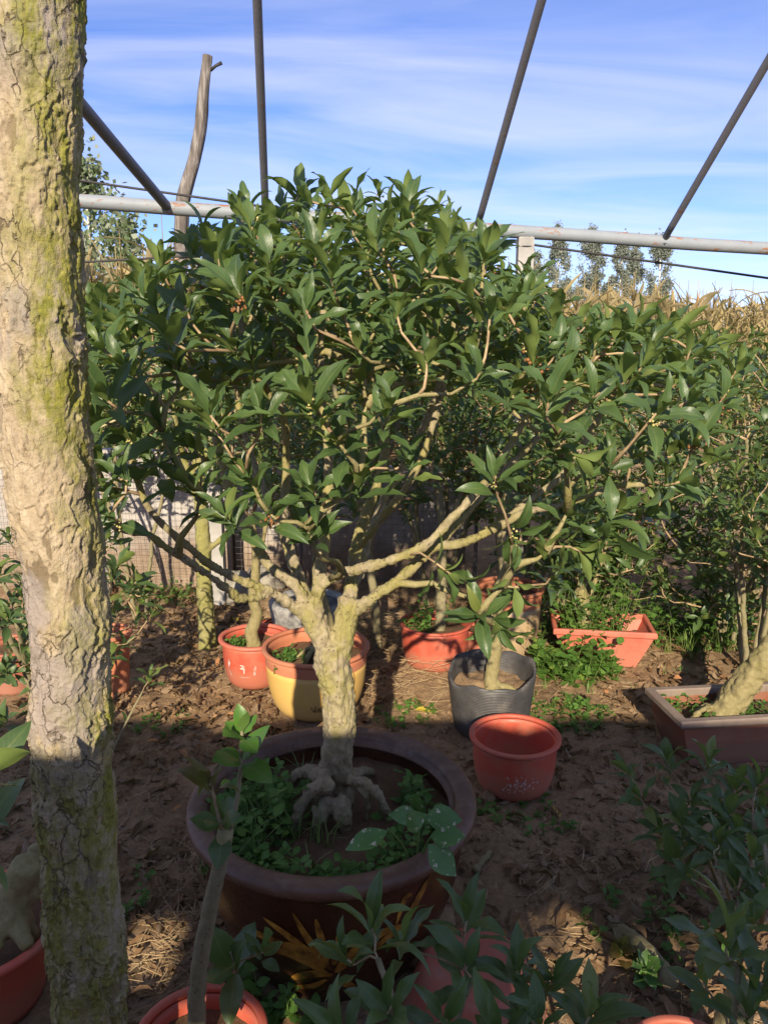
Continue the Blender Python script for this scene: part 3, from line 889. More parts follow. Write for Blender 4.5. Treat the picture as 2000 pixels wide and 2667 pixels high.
# red pot with white chrysanthemum print, left of the yellow one
LP = on(668, 1772); LP[2] = -.004
t, zr = pot('plant_pot', LP, .172, .235, 'red plastic pot with white chrysanthemum print holding a gnarled stem', 'pot', 'red_plastic', 'red_plastic_faded', .024, .018, .68, .185, round_=.8, seed=23)
rg = np.random.default_rng(10); ln = []
for q in range(34):
    th = rg.uniform(0, 6.28); l = rg.uniform(.6, 1)
    ln.append(([(.14 + .05 * l * math.cos(th) * s + .03 * s * s * math.sin(th), .115 + .028 * l * math.sin(th) * s) for s in (.25, .6, 1)], .0032))
for r0 in range(6):
    ln.append(([(-.28 + .05 * math.cos(r0), .13 + .012 * math.sin(r0 * 2)), (-.16 + .02 * r0 / 6, .132 + .008 * math.cos(r0 * 3))], .007))
for q in range(9):
    ln.append(([(-.34 + q * .035, .082), (-.325 + q * .035, .082 + rg.uniform(-.006, .006))], .005))
ln.append(([(-.2, .1), (-.19, .12), (-.2, .135)], .006))
for q in range(10):
    th = 1.2 + rg.uniform(-.7, .7); ln.append(([(-.78, .12), (-.78 + .12 * math.cos(th), .12 + .045 * math.sin(th))], .005))
ln.append(([(-.78, .12), (-.72, .09), (-.69, .075)], .005))
strokes(t, LP, zr, ln, 'white_print')

# plain red pot right of the trunk
CPt = on(1132, 1726); CPt[2] = -.004
t, zr = pot('plant_pot', CPt, .183, .225, 'plain red plastic pot with a grey stem, beside the grow bag', 'pot', 'red_plastic', 'red_plastic', .018, .014, .74, .18, round_=.8, seed=24)
# tall tan pot behind, with columns of dark writing
TP = on(1318, 1702); TP[2] = -.004
t, zr = pot('plant_pot', TP, .185, .375, 'tall tan pot with terracotta collar and faint columns of brown script', 'pot', 'tan_plastic', 'terracotta', .022, .02, .66, .32, band=.22, bandm='terracotta', round_=.85, seed=25)
rg = np.random.default_rng(11); ln = []
for colm in range(3):
    for row in range(7):
        a0, h0 = .5 + colm * .16, .24 - row * .021
        for q in range(5):
            th = rg.choice([0, 1.57, .9, 2.2]); da, dh = rg.uniform(-.03, .03), rg.uniform(-.006, .006)
            ln.append(([(a0 + da, h0 + dh), (a0 + da + .05 * math.cos(th), h0 + dh + .009 * math.sin(th))], .0025))
strokes(t, TP, zr, ln, 'brown_print')
# little red pot peeping out beside the plain one
t, zr = pot('plant_pot', on(1258, 1690) - np.array([0, 0, .004]), .12, .13, 'small faded red pot squeezed between the plain red and tan pots', 'pot', 'red_plastic_faded', 'red_plastic_faded', .014, .012, .75, .1, seed=26)
# stone basin on a red pot behind the yellow pot
SB = on(800, 1722); SB[2] = -.004
t, zr = pot('plant_pot', SB + np.array([-.09, 0, 0]), .15, .2, 'red plastic pot half hidden under the grey stone basin', 'pot', 'red_plastic', 'red_plastic', .016, .014, .72, .16, seed=27)
t = thing('stone_basin', SB + np.array([.0, .12, 0]), 'mottled grey stone basin with dark wet gravel inside', 'basin')
sbo = SB + np.array([.0, .12, 0])
lathe(MB(), [(.001, 0), (.13, 0), (.15, .06), (.185, .18), (.20, .26), (.203, .285), (.193, .298), (.172, .298), (.160, .285), (.155, .25), (.001, .245)], n=72, o=sbo, wob=.012, seed=2).build('bowl', M['stone'], t)
disc(MB(), sbo, .155, .272, bump=.006, seed=31).build('gravel', M['dark_stone'], t)

# rectangular planters
def rect_planter(name, p, w, d, h, rotz, label, m, rimm, flare=.8, soil_h=None, rim=.03):
    t = thing(name, p, label, 'planter')
    ca, sa = math.cos(rotz), math.sin(rotz)
    def ringv(wx, dy, z): return [np.array([p[0] + x * ca - y * sa, p[1] + x * sa + y * ca, p[2] + z]) for x, y in ((-wx, -dy), (wx, -dy), (wx, dy), (-wx, dy))]
    def shell(levels):
        mb = MB(); V = np.array([v for l in levels for v in ringv(*l)]); Fq = []
        for i in range(len(levels) - 1):
            for k in range(4): Fq.append((i * 4 + k, i * 4 + (k + 1) % 4, i * 4 + 4 + (k + 1) % 4, i * 4 + 4 + k))
        return mb.add(V, Fq)
    W, D = w / 2, d / 2; f = flare
    b = shell([(.001, .001, 0), (W * f, D * f, 0), (W * (f + (1 - f) * .5), D * (f + (1 - f) * .5), h * .5), (W - rim * .5, D - rim * .5, h - .025), (W - rim * .5 - .012, D - rim * .5 - .012, h - .025), (W * f - .012, D * f - .012, .015), (.001, .001, .015)])
    b.build('body', M[m], t, smooth=False)
    r = shell([(W - rim, D - rim, h - .03), (W - .004, D - .004, h - .03), (W, D, h - .024), (W, D, h - .006), (W - .005, D - .005, h), (W - rim + .004, D - rim + .004, h), (W - rim, D - rim, h - .005), (W - rim, D - rim, h - .03)])
    r.build('rim', M[rimm], t, smooth=False)
    if soil_h:
        n = 26; X, Y = np.meshgrid(np.linspace(-1, 1, n), np.linspace(-1, 1, n))
        k = f + (1 - f) * soil_h / h
        x, y = X.ravel() * (W * k - .012), Y.ravel() * (D * k - .012)
        V = np.stack([p[0] + x * ca - y * sa, p[1] + x * sa + y * ca, np.full(n * n, p[2] + soil_h)], -1)
        V[:, 2] += (fbm(V, 18, 4, 33) - .5) * .045
        i = np.arange(n - 1)[:, None] * n; j = np.arange(n - 1)[None]
        MB().add(V, np.stack([i + j, i + j + 1, i + n + j + 1, i + n + j], -1).reshape(-1, 4)).build('soil', M['pot_soil'], t)
    return t
RPh = .2
fl = on(1680, 1788, RPh); nl = on(1776, 1880, RPh)
RPd = float(np.linalg.norm((fl - nl)[:2])); RPw = .72
u_d = (fl - nl) / RPd; rot_rp = math.atan2(u_d[1], u_d[0]) - math.pi / 2
RPc = (fl + nl) / 2 + np.array([math.cos(rot_rp), math.sin(rot_rp), 0]) * RPw / 2; RPc[2] = -.004
rect_planter('bonsai_planter', RPc, RPw, RPd, RPh, rot_rp, 'brown glazed rectangular planter with greyish rim and leaning bonsai trunk', 'ceramic_red', 'ceramic_brown', .82, .13, .034)
QPc = on(1560, 1712); QPc[2] = -.004
rect_planter('bonsai_planter', QPc, .50, .30, .20, -.14, 'bright red plastic rectangular planter overgrown with weeds and vines', 'red_plastic_faded', 'red_plastic_faded', .66, .11, .022)

# foreground pots
FP = on(520, 2700, .22); FP[2] = -.004
t, zr = pot('plant_pot', FP, .135, .225, 'red plastic pot around the cut and grafted pale stem', 'pot', 'red_plastic', 'red_plastic', .018, .015, .72, .18, seed=41)
P1 = on(-60, 2410, .2); P1[2] = -.004
t, zr = pot('plant_pot', P1, .20, .21, 'red plastic pot with a golden root stump behind the flaky trunk', 'pot', 'red_plastic', 'red_plastic', .024, .018, .74, .15, seed=42)
P2 = on(40, 2240, .2); P2[2] = -.004
P3 = on(292, 1800); P3[2] = -.004
t, zr = pot('plant_pot', P3, .11, .30, 'tall slim terracotta pot just behind the flaky trunk', 'pot', 'terracotta', 'terracotta', .016, .02, .78, .26, seed=44)
P4 = on(40, 1790); P4[2] = -.004
t, zr = pot('plant_pot', P4, .14, .22, 'dull red pot under the sunlit saplings left of the flaky trunk', 'pot', 'dull_red_plastic', 'dull_red_plastic', .018, .015, .74, .18, seed=45)
def overturned(c, R, H, label):
    t = thing('plant_pot', c, label, 'pot')
    o = np.array(c, float)
    zs = np.linspace(0.02, H, 10); rr = R * (1 - .28 * ((zs - .02) / (H - .02)) ** 1.4)
    lathe(MB(), list(zip(rr, zs)) + [(rr[-1] - .012, H + .006), (rr[-1] - .03, H + .004), (.02, H + .001), (.001, H + .001)], o=o).build('body', M['dull_red_plastic'], t)
    lathe(MB(), [(R - .006, .0), (R + .014, .0), (R + .018, .01), (R + .014, .02), (R - .004, .022), (R - .006, 0)], o=o).build('rim', M['dull_red_plastic'], t)
OV = on(1235, 2585, .1); OV[2] = -.002
overturned(OV, .17, .17, 'dull red pot turned upside down among the dark leafy saplings')
P6 = on(1800, 2790, .15); P6[2] = -.004
t, zr = pot('plant_pot', P6, .13, .16, 'dusty red pot with a pale stump beneath the broad dark leaves', 'pot', 'dull_red_plastic', 'dull_red_plastic', .018, .014, .74, .12, seed=46)

# ------------------------------------------------------------------ the main osmanthus in the big pot
def pts(l, s=0.0): return np.array([at(p[0], p[1], p[2] + s) for p in l])
tr = [on(868, 2110, .33) + [0, .03, 0], at(872, 2010, 1.87), at(884, 1900, 1.86), at(878, 1800, 1.86), at(866, 1730, 1.86), at(862, 1670, 1.86)]
LIMBS = {
 'left_fork': ([(862, 1720, 1.80), (842, 1660, 1.80), (815, 1610, 1.80), (792, 1560, 1.80)], .037, .026),
 'right_fork': ([(868, 1735, 1.80), (890, 1670, 1.80), (902, 1610, 1.81), (910, 1560, 1.83)], .038, .027),
 'A': ([(800, 1590, 1.80), (769, 1524, 1.80), (714, 1486, 1.82), (680, 1444, 1.84), (651, 1385, 1.86), (617, 1320, 1.88), (585, 1230, 1.90), (560, 1130, 1.92), (520, 1010, 1.93), (470, 880, 1.92)], .021, .009),
 'B': ([(800, 1610, 1.80), (722, 1550, 1.77), (676, 1529, 1.74), (571, 1486, 1.70), (489, 1423, 1.66), (441, 1381, 1.64), (393, 1333, 1.62), (372, 1290, 1.61), (340, 1190, 1.60), (300, 1060, 1.62)], .017, .0065),
 'C': ([(712, 1546, 1.765), (652, 1559, 1.72), (616, 1553, 1.69), (562, 1513, 1.64), (489, 1462, 1.58), (417, 1417, 1.55), (393, 1393, 1.54), (351, 1387, 1.53), (290, 1372, 1.52)], .0125, .007),
 'D': ([(826, 1625, 1.79), (830, 1533, 1.78), (840, 1448, 1.79), (849, 1364, 1.81), (853, 1290, 1.83), (856, 1170, 1.86), (840, 1050, 1.9), (835, 900, 1.95), (850, 760, 1.98)], .022, .008),
 'E': ([(795, 1570, 1.81), (777, 1490, 1.86), (756, 1427, 1.90), (739, 1364, 1.92), (745, 1240, 1.94), (740, 1090, 1.92), (697, 1018, 1.9), (655, 934, 1.88), (630, 850, 1.88), (610, 740, 1.9)], .019, .0075),
 'F': ([(906, 1590, 1.82), (912, 1533, 1.85), (921, 1461, 1.88), (937, 1385, 1.90), (959, 1322, 1.92), (980, 1271, 1.94), (1000, 1180, 1.98), (1005, 1060, 2.03), (1010, 900, 2.08), (1020, 760, 2.1)], .024, .008),
 'G': ([(930, 1430, 1.89), (959, 1394, 1.87), (1005, 1339, 1.84), (1056, 1271, 1.82), (1105, 1180, 1.82), (1140, 1060, 1.84), (1170, 930, 1.88), (1190, 800, 1.9)], .015, .007),
 'H': ([(838, 1525, 1.78), (880, 1498, 1.75), (929, 1482, 1.73), (1005, 1465, 1.71), (1077, 1436, 1.70), (1132, 1398, 1.70), (1170, 1356, 1.71), (1224, 1301, 1.73), (1290, 1220, 1.76), (1350, 1120, 1.8), (1400, 1010, 1.84), (1430, 900, 1.88)], .0165, .0075),
 'I': ([(906, 1610, 1.81), (950, 1571, 1.80), (1022, 1524, 1.79), (1085, 1465, 1.78), (1132, 1428, 1.77), (1212, 1412, 1.75), (1300, 1372, 1.72), (1376, 1330, 1.70), (1456, 1318, 1.68), (1536, 1292, 1.66), (1595, 1267, 1.65), (1680, 1262, 1.64), (1747, 1258, 1.64)], .023, .005),
 'J': ([(1250, 1395, 1.73), (1342, 1335, 1.76), (1393, 1292, 1.79), (1456, 1246, 1.83), (1510, 1170, 1.87), (1570, 1070, 1.9), (1620, 980, 1.94), (1660, 890, 1.96)], .015, .0065),
 'K': ([(905, 1580, 1.83), (930, 1500, 1.95), (960, 1400, 2.08), (1010, 1280, 2.2), (1090, 1140, 2.3), (1150, 980, 2.38), (1180, 820, 2.42)], .02, .008),
 'L': ([(795, 1580, 1.81), (770, 1500, 1.93), (740, 1400, 2.06), (690, 1280, 2.18), (640, 1140, 2.28), (610, 980, 2.33), (600, 820, 2.36)], .018, .008),
 'N': ([(1140, 1420, 1.78), (1210, 1340, 1.85), (1300, 1240, 1.95), (1400, 1140, 2.05), (1500, 1040, 2.13), (1570, 940, 2.2)], .015, .0065),
}
MT = thing('osmanthus_tree', (BP[0], BP[1], .33), 'large spreading sweet osmanthus tree growing in the huge brown pot', 'tree')
trunk_p = spline(np.array(tr), .02)
tubes = [(trunk_p, np.interp(np.linspace(0, 1, len(trunk_p)), [0, .12, .3, .6, .85, 1], [.058, .054, .043, .040, .044, .043]), 20)]
paths = [trunk_p]
for k, (pl, r0, r1) in LIMBS.items():
    P = spline(pts(pl, .06), .02); paths.append(P)
    tubes.append((P, taper(len(P), r0 * (.76 if k not in ('left_fork', 'right_fork') else .9), r1 * 1.1, .7), 12))
# root flare and prop roots
def so(px, py, h): return on(px, py, .335 + h)
ROOTS = [([so(855, 2040, .15), so(815, 2060, .11), so(785, 2100, .07), so(768, 2150, .02), so(764, 2170, -.03)], .026, .014),
         ([so(862, 2080, .09), so(840, 2125, .05), so(832, 2172, -.03)], .027, .015),
         ([so(880, 2080, .09), so(893, 2130, .05), so(900, 2175, -.03)], .034, .020),
         ([so(905, 2030, .14), so(950, 2040, .125), so(985, 2070, .10), so(1010, 2115, .05), so(1020, 2140, -.03)], .017, .009),
         ([so(912, 2050, .11), so(942, 2056, .11), so(956, 2080, .085), so(950, 2150, -.02)], .010, .007),
         ([so(850, 2025, .14), so(805, 2010, .12), so(772, 2022, .085), so(760, 2050, .04)], .024, .020),
         ([so(815, 2100, .075), so(821, 2150, .03), so(819, 2170, -.02)], .0065, .0055),
         ([so(905, 2030, .12), so(945, 2010, .05), so(985, 2020, -.02)], .024, .01)]
for P, r0, r1 in ROOTS:
    P = spline(P, .015); tubes.append((P, taper(len(P), r0 * .82, r1 * .82, .8), 10))
V, N, Q, T = fuse(tubes, .0038, 3)
big = sstep(1.25, .9, V[:, 2])
rdg = fbm(V * np.array([1, 1, .35]), 130, 3, 2, .6)
V = V + N * ((fbm(V, 38, 3, 1) - .5) * .016 * (.4 + .6 * big) + (rdg - .5) * .014 * (.3 + .7 * big))[:, None]
moss = np.zeros(len(V))
wx, wy, _ = proj(V)
moss = sstep(.45, .62, fbm(V, 12, 4, 8)) * sstep(.6, .75, V[:, 2]) * sstep(1.35, 1.0, V[:, 2]) * sstep(840, 900, wx) * .85
Cc = np.stack([.5 + .5 * sstep(.62, .44, V[:, 2] + (fbm(V, 14, 3, 4) - .5) * .16), moss, rdg, np.ones(len(V))], -1)
MB().addm(V, Q, T, Cc).build('trunk', M['bark_main'], MT)

SIL = np.array([(120, 740), (205, 700), (301, 700), (362, 640), (446, 590), (520, 530), (590, 500), (663, 475), (784, 420), (874, 428), (990, 462), (1084, 462), (1165, 470), (1205, 505), (1285, 545), (1320, 600), (1386, 650),
                (1422, 705), (1482, 760), (1603, 765), (1651, 760), (1808, 790), (1868, 830), (1925, 930), (1960, 1050), (2000, 1300)], float)
def crown_top(X, Y):
    px, _, _ = proj(np.array([X, Y, 1.8])); ys = np.interp(px[0], SIL[:, 0], SIL[:, 1])
    hs = at(px[0], ys, Y)[2]; hc = at(px[0], ys, 2.0)[2]
    dy = (Y - 2.0) / .72
    return min(hs - .06, hc - .06 - .28 * max(0, -dy) ** 1.6 - .10 * max(0, dy) ** 2)
rg = np.random.default_rng(101)
tips = []; tries = 0
def okd(p, d):
    return not tips or np.min(np.sum((np.array(tips) - p) ** 2, 1)) > d * d
HAND = [(1250, 1600, 1.62), (1180, 1500, 1.64), (1350, 1420, 1.55), (1420, 1440, 1.60), (1520, 1440, 1.62), (1568, 1400, 1.6), (1340, 1530, 1.60), (1770, 1255, 1.62), (1590, 1215, 1.55), (1500, 1190, 1.52),
        (590, 1345, 1.50), (800, 1375, 1.52), (700, 1335, 1.48), (330, 1250, 1.50), (285, 1345, 1.51), (480, 1245, 1.50), (640, 1235, 1.46), (880, 1150, 1.44), (1062, 1195, 1.50), (810, 1270, 1.46),
        (1290, 1240, 1.48), (1820, 1140, 1.68), (1880, 1040, 1.75), (1700, 1090, 1.6), (1450, 1130, 1.5), (930, 1240, 1.5), (1920, 960, 1.8), (560, 1120, 1.48), (420, 1120, 1.5), (250, 1180, 1.55), (240, 1080, 1.6), (330, 1130, 1.6), (270, 1260, 1.62), (400, 1210, 1.62), (500, 1160, 1.7), (350, 1020, 1.7), (250, 980, 1.7), (520, 1290, 1.6), (1650, 1180, 1.75), (1750, 1170, 1.8), (1610, 1330, 1.7), (1690, 1340, 1.75), (1480, 1330, 1.6), (1850, 1200, 1.85), (1445, 1490, 1.7), (1300, 1640, 1.68)]
for h in HAND: tips.append(at(*h))
while len(tips) < 430 and tries < 60000:
    tries += 1
    X, Y = rg.uniform(-.98, 1.12), rg.uniform(1.36, 2.7)
    if ((X - .06) / 1.06) ** 2 + ((Y - 1.98) / .74) ** 2 > 1: continue
    top = crown_top(X, Y)
    e = math.sqrt(((X - .06) / 1.06) ** 2 + ((Y - 1.98) / .74) ** 2)
    bot = 1.55 - .15 * e + (.05 if X < -.5 else 0)
    if top < bot + .02: continue
    d = rg.uniform() if rg.uniform() < .42 else rg.uniform(.78, 1)
    h = bot + (top - bot) * d
    p = np.array([X, Y, h])
    if okd(p, .088 - .03 * tries / 60000): tips.append(p)
tips = np.array(tips)
cc = np.array([.05, 1.98, 1.2])
axes = unit(unit((tips - cc) / np.array([1.0, .8, .7])) * .55 + np.array([0, -.03, .75]) + rg.normal(0, .2, tips.shape))
axes[:10] = unit(rg.normal(0, .6, (10, 3)) + np.array([.2, -.5, .15]))
tw = grow([p[::2] for p in paths[1:]], tips, axes, rg, rootw=.16, maxr=.011, k=.0023)
mbp, mbt = MB(), MB()
for P, R in tw:
    tube(mbp if R[0] > .0045 else mbt, P, R * 1.15, 6)
for q in range(26):                                   # pruned stubs
    P, R = tw[rg.integers(0, len(tw))]
    if R[0] < .005: continue
    k = rg.integers(0, len(P) // 2); d = unit(np.array([rg.normal(0, .3), rg.normal(0, .3), 1]))
    l = rg.uniform(.04, .1); tube(mbp, [P[k], P[k] + d * l], [.005, .0048], 6)
o = mbp.build('branches', M['bark_main'], MT); o['kind'] = 'stuff'
o = mbt.build('twigs', M['twig'], MT); o['kind'] = 'stuff'
L = []
for i, (p, a) in enumerate(zip(tips, axes)):
    rosette(L, p, a, rg, int(rg.integers(6, 12)), rg.uniform(.083, .112), spread=1.0 if i > 10 else 1.2)
for P, R in tw:
    if len(P) > 5:
        for q in range(3):
            if rg.uniform() < .4:
                k = rg.integers(len(P) // 3, len(P) - 1); dd = unit(P[k + 1] - P[k]); side = unit(np.cross(dd, rg.normal(0, 1, 3)))
                L.append((P[k], side + .45 * dd, dd - .3 * side, rg.uniform(.07, .105), rg.integers(0, 999), rg.uniform()))
sc_ = visible_rank(L); order = np.argsort(-sc_); sel = list(order[:300]); ss = set(int(i) for i in sel)
cr = leaves_mesh(MB(), [l for i, l in enumerate(L) if i not in ss], LV_NEAR).build('crown', M['leaf'], MT); cr['kind'] = 'stuff'
leaf_objects([L[i] for i in sel], LV_NEAR, 'near', M['leaf'], cr)
fl_t = tips[rg.choice(len(tips), 46, False)] - axes[:46] * .02
o = tip_buds(MB(), fl_t, rg, .0030, 8, .010).build('flower_buds', M['flower'], MT); o['kind'] = 'stuff'
fl_t = tips[rg.choice(len(tips), 36, False)] + np.array([0, 0, -.02])
o = tip_buds(MB(), fl_t, rg, .0042, 12, .015).build('dried_flowers', M['dried_flower'], MT); o['kind'] = 'stuff'

# ------------------------------------------------------------------ the big flaky trunk at the left
FT = np.array([-.485, 1.10, 0])
t = thing('osmanthus_tree', FT, 'thick trunk with flaking cream bark and yellow green moss', 'tree')
cz_ = np.array([0, .35, .62, .85, 1.05, 1.25, 1.45, 1.7, 2.0, 2.3, 2.75])
def tcx(y, x): return at(x, y, 1.10)
mids = [tcx(y, x) for x, y in ((232, 2900), (222, 2667), (212, 2400), (200, 2180), (190, 2000), (184, 1850), (186, 1650), (176, 1500), (150, 1300), (128, 1080), (116, 800), (105, 500), (100, 200), (98, 0), (98, -300))]
mids = np.array([np.array([mids[0][0], 1.10, -.05])] + mids)
hw = np.array([.056, .056, .056, .057, .058, .058, .057, .056, .0575, .059, .0585, .057, .056, .0555, .0555, .0555])
order_ = np.argsort(mids[:, 2]); mids, hw = mids[order_], hw[order_]
nz, nth = 1250, 230
Z = np.linspace(-.05, mids[-1, 2], nz)
cx_ = np.interp(Z, mids[:, 2], mids[:, 0]); cx_ = np.convolve(np.pad(cx_, 40, 'edge'), np.ones(81) / 81, 'valid')
cy_ = 1.10 + .012 * np.sin(Z * 3)
rw = np.interp(Z, mids[:, 2], hw); rw = np.convolve(np.pad(rw, 40, 'edge'), np.ones(81) / 81, 'valid')
th = np.arange(nth) / nth * 2 * math.pi
TH, ZZ = np.meshgrid(th, Z)
U = np.stack([np.cos(TH).ravel() * .062, np.sin(TH).ravel() * .062, ZZ.ravel()], -1)
big_ = (fbm(U, 7, 3, 41) - .5) * .030
ws = U + np.stack([(fbm(U, 26, 3, 50 + k) - .5) * .03 for k in range(3)], -1)
A = np.array([1, 1, .38])
n_a = fbm(ws * A, 44, 3, 60, .5); n_b = fbm(ws * A + 5, 62, 3, 70, .5); n_c = fbm(U * np.array([1, 1, .5]), 30, 4, 80, .6)
def plates(n, th_, w=.018):
    e = sstep(th_ - w, th_ + w, n)
    return e + .55 * np.exp(-((n - th_ - w) / .03) ** 2) * e
plate = .40 * plates(n_a, .47) + .34 * plates(n_b, .52) + .28 * plates(n_a * .5 + n_b * .5, .40)
rough_ = sstep(.35, .62, fbm(U, 9, 3, 90))
disp = big_ * .8 - .0036 + plate * .0065 * (.4 + .8 * rough_) + (fbm(U, 160, 3, 95, .6) - .5) * .0035
# dark, deeply cracked zone up high and a spiralling seam lower down
Rr = rw[:, None] * np.ones(nth)[None] + disp.reshape(nz, nth)
seam = np.exp(-((((TH + ZZ * 2.6) % (2 * math.pi)) - 4.3) / .12) ** 2) * sstep(1.5, 1.2, ZZ)
Rr -= .006 * seam
VV = np.stack([cx_[:, None] + Rr * np.cos(TH), cy_[:, None] + Rr * np.sin(TH), ZZ], -1).reshape(-1, 3)
mossv = np.clip(.12 + 1.0 * (np.cos(TH - .15) + .15).ravel() * .8 + .45 * np.sin(ZZ.ravel() * 4 + 1) + (fbm(U, 10, 4, 97) - .5) * 2.2, 0, 1)
mossv = np.maximum(mossv, sstep(1.02, .85, ZZ.ravel()) * .9)
grey = sstep(.54, .64, fbm(U * np.array([1, 1, .6]), 13, 4, 99)) * .8 * (1 - .7 * sstep(1.0, .85, ZZ.ravel()))
grey = np.maximum(grey, sstep(1.85, 1.93, ZZ.ravel()) * sstep(.4, .5, fbm(U, 16, 3, 98)) * .8)
i = np.arange(nz - 1)[:, None] * nth; j = np.arange(nth)[None]; k = (j + 1) % nth
MB().add(VV, np.stack([i + j, i + k, i + nth + k, i + nth + j], -1).reshape(-1, 4), np.stack([np.clip(plate, 0, 1), mossv, grey, np.ones(len(VV))], -1)).build('trunk', M['bark_flaky'], t)
top = np.array([cx_[-1], 1.10, Z[-1]])
rg = np.random.default_rng(55)
stp = [spline(np.array([top - [0, 0, .1], top + np.array([math.cos(a) * .3, math.sin(a) * .3, .35]), top + np.array([math.cos(a) * .6, math.sin(a) * .6, .7])]), .05) for a in (.5, 2.0, 3.6, 5.2)]
mb = MB()
for P in stp: tube(mb, P, taper(len(P), .04, .015), 8)
mb.build('limbs', M['bark_main'], t)
ctips = ellipsoid_tips(top + [0, 0, .75], np.array([.55, .45, .40]), 70, rg, mind=.1)
L = []
for p in ctips: rosette(L, p, unit(p - top) + [0, 0, .5], rg, 7, .1)
o = leaves_mesh(MB(), L, LV_MID).build('crown', M['leaf'], t); o['kind'] = 'stuff'
twig_mesh(MB(), grow(stp, ctips, unit(ctips - top), rg), 4).build('twigs', M['twig'], t)['kind'] = 'stuff'

# ------------------------------------------------------------------ other trees standing in pots or in the ground
def near_sapling(name, base, label, cat, stems, rl, seed, size=.1, leaf='leaf', bark='bark_grey', twig='twig', group=None, nleaf=8, VR=None, vk='near'):
    """small plant whose every leaf is a part; rl = [(tip, axis, leaves, size factor)]"""
    rg = np.random.default_rng(seed); VR = VR or LV_NEAR
    t = thing(name, base, label, cat, group)
    paths = [spline(np.array(P), .02) for P, _, _ in stems]
    for p, (_, r0, r1) in zip(paths, stems): tube(MB(), p, taper(len(p), r0, r1), 8).build('stem', M[bark], t)
    tp = np.array([r[0] for r in rl]); ax = np.array([r[1] for r in rl], float)
    twig_mesh(MB(), grow(paths, tp, ax, rg, maxr=.005, k=.0018), 6).build('twigs', M[twig], t)['kind'] = 'stuff'
    L = []
    for p, a, n, s in rl: rosette(L, np.array(p), np.array(a, float), rg, n, size * s)
    cr = leaves_mesh(MB(), L[:2], VR).build('crown', M[leaf], t)
    leaf_objects(L[2:], VR, vk, M[leaf], cr)
    return t
U3 = np.array([0, 0, 1.0])

# mossy tree standing in the ground behind (yellow trunk)
b = on(542, 1683); yb = b[1]
shrub('osmanthus_tree', (b[0], b[1], 0), 'osmanthus tree with straight yellow mossy trunk rooted in the soil before the white wall', 'tree',
      [([b - [0, 0, .05], at(537, 1600, yb), at(532, 1500, yb), at(530, 1400, yb), at(522, 1300, yb), at(515, 1180, yb)], .052, .03),
       ([at(524, 1320, yb), at(480, 1200, yb), at(455, 1090, yb - .1), at(430, 960, yb - .15)], .024, .012),
       ([at(517, 1230, yb), at(560, 1120, yb + .1), at(590, 1000, yb + .15)], .022, .011),
       ([at(535, 1440, yb), at(590, 1390, yb), at(640, 1330, yb), at(700, 1240, yb)], .016, .01),
       ([at(515, 1190, yb), at(480, 1060, yb), at(470, 960, yb)], .026, .016)],
      at(470, 960, yb), (.75, .5, .42), 170, 201, bark='bark_mossy', twig='pale_twig', nobj=60, size=.1, fuse_v=.008, mind=.09, vkey='mid')
# gnarled stem in the red print pot
b = np.array([LP[0], LP[1], .17])
shrub('osmanthus_tree', b, 'slim osmanthus with knobbly tan stem in the chrysanthemum print pot', 'tree',
      [([b, b + [-.015, 0, .08], b + [.015, .01, .16], at(660, 1560, LP[1]), at(668, 1470, LP[1]), at(655, 1350, LP[1])], .034, .016),
       ([at(668, 1480, LP[1]), at(700, 1330, LP[1] + .1), at(720, 1200, LP[1] + .1)], .014, .009)],
      at(690, 1150, LP[1] + .1), (.42, .4, .35), 80, 202, bark='bark_gold', nobj=0, size=.09, fuse_v=.006)
# root bonsai in the yellow pot
b = np.array([YP[0] + .04, YP[1], .23]); rg = np.random.default_rng(61)
t = thing('bonsai', b, 'bonsai with clawing pale roots in the yellow pot', 'bonsai')
tb = [(spline([b + [0, 0, .03], b + [.01, .02, .15], b + [-.02, .03, .32], b + [.02, .05, .55]], .02), None, 10)]
tb = [(tb[0][0], taper(len(tb[0][0]), .035, .016), 10)]
for q in range(12):
    a = math.pi + rg.uniform(-1.2, 1.4); r = rg.uniform(.06, .15)
    P = spline([b + [0, 0, .06], b + [math.cos(a) * r * .5, math.sin(a) * r * .5, .045], b + [math.cos(a + .2) * r, math.sin(a + .2) * r, -.012]], .015)
    tb.append((P, taper(len(P), .013, .006), 8))
V, N, Q, T = fuse(tb, .0045, 3); MB().addm(V, Q, T).build('trunk', M['bark_gold'], t)
ct = ellipsoid_tips(b + [0, .05, .75], np.array([.25, .22, .18]), 40, rg)
twig_mesh(MB(), grow([tb[0][0]], ct, unit(ct - b), rg), 5).build('twigs', M['twig'], t)['kind'] = 'stuff'
L = []
for p in ct: rosette(L, p, unit(p - b) + U3, rg, 7, .085)
leaves_mesh(MB(), L, LV_MID).build('crown', M['leaf'], t)['kind'] = 'stuff'
# tree in the plain red pot
b = np.array([CPt[0] + .02, CPt[1], .16]); y_ = CPt[1]
shrub('osmanthus_tree', b, 'osmanthus with straight grey stem in the plain red pot', 'tree',
      [([b, at(1148, 1580, y_), at(1150, 1470, y_), at(1152, 1380, y_ + .05), at(1140, 1250, y_ + .1)], .03, .018),
       ([at(1150, 1400, y_), at(1210, 1260, y_ + .1), at(1240, 1150, y_ + .1)], .014, .008)],
      at(1170, 1060, y_ + .1), (.6, .45, .45), 130, 203, bark='bark_grey', nobj=0, size=.095, fuse_v=.006)
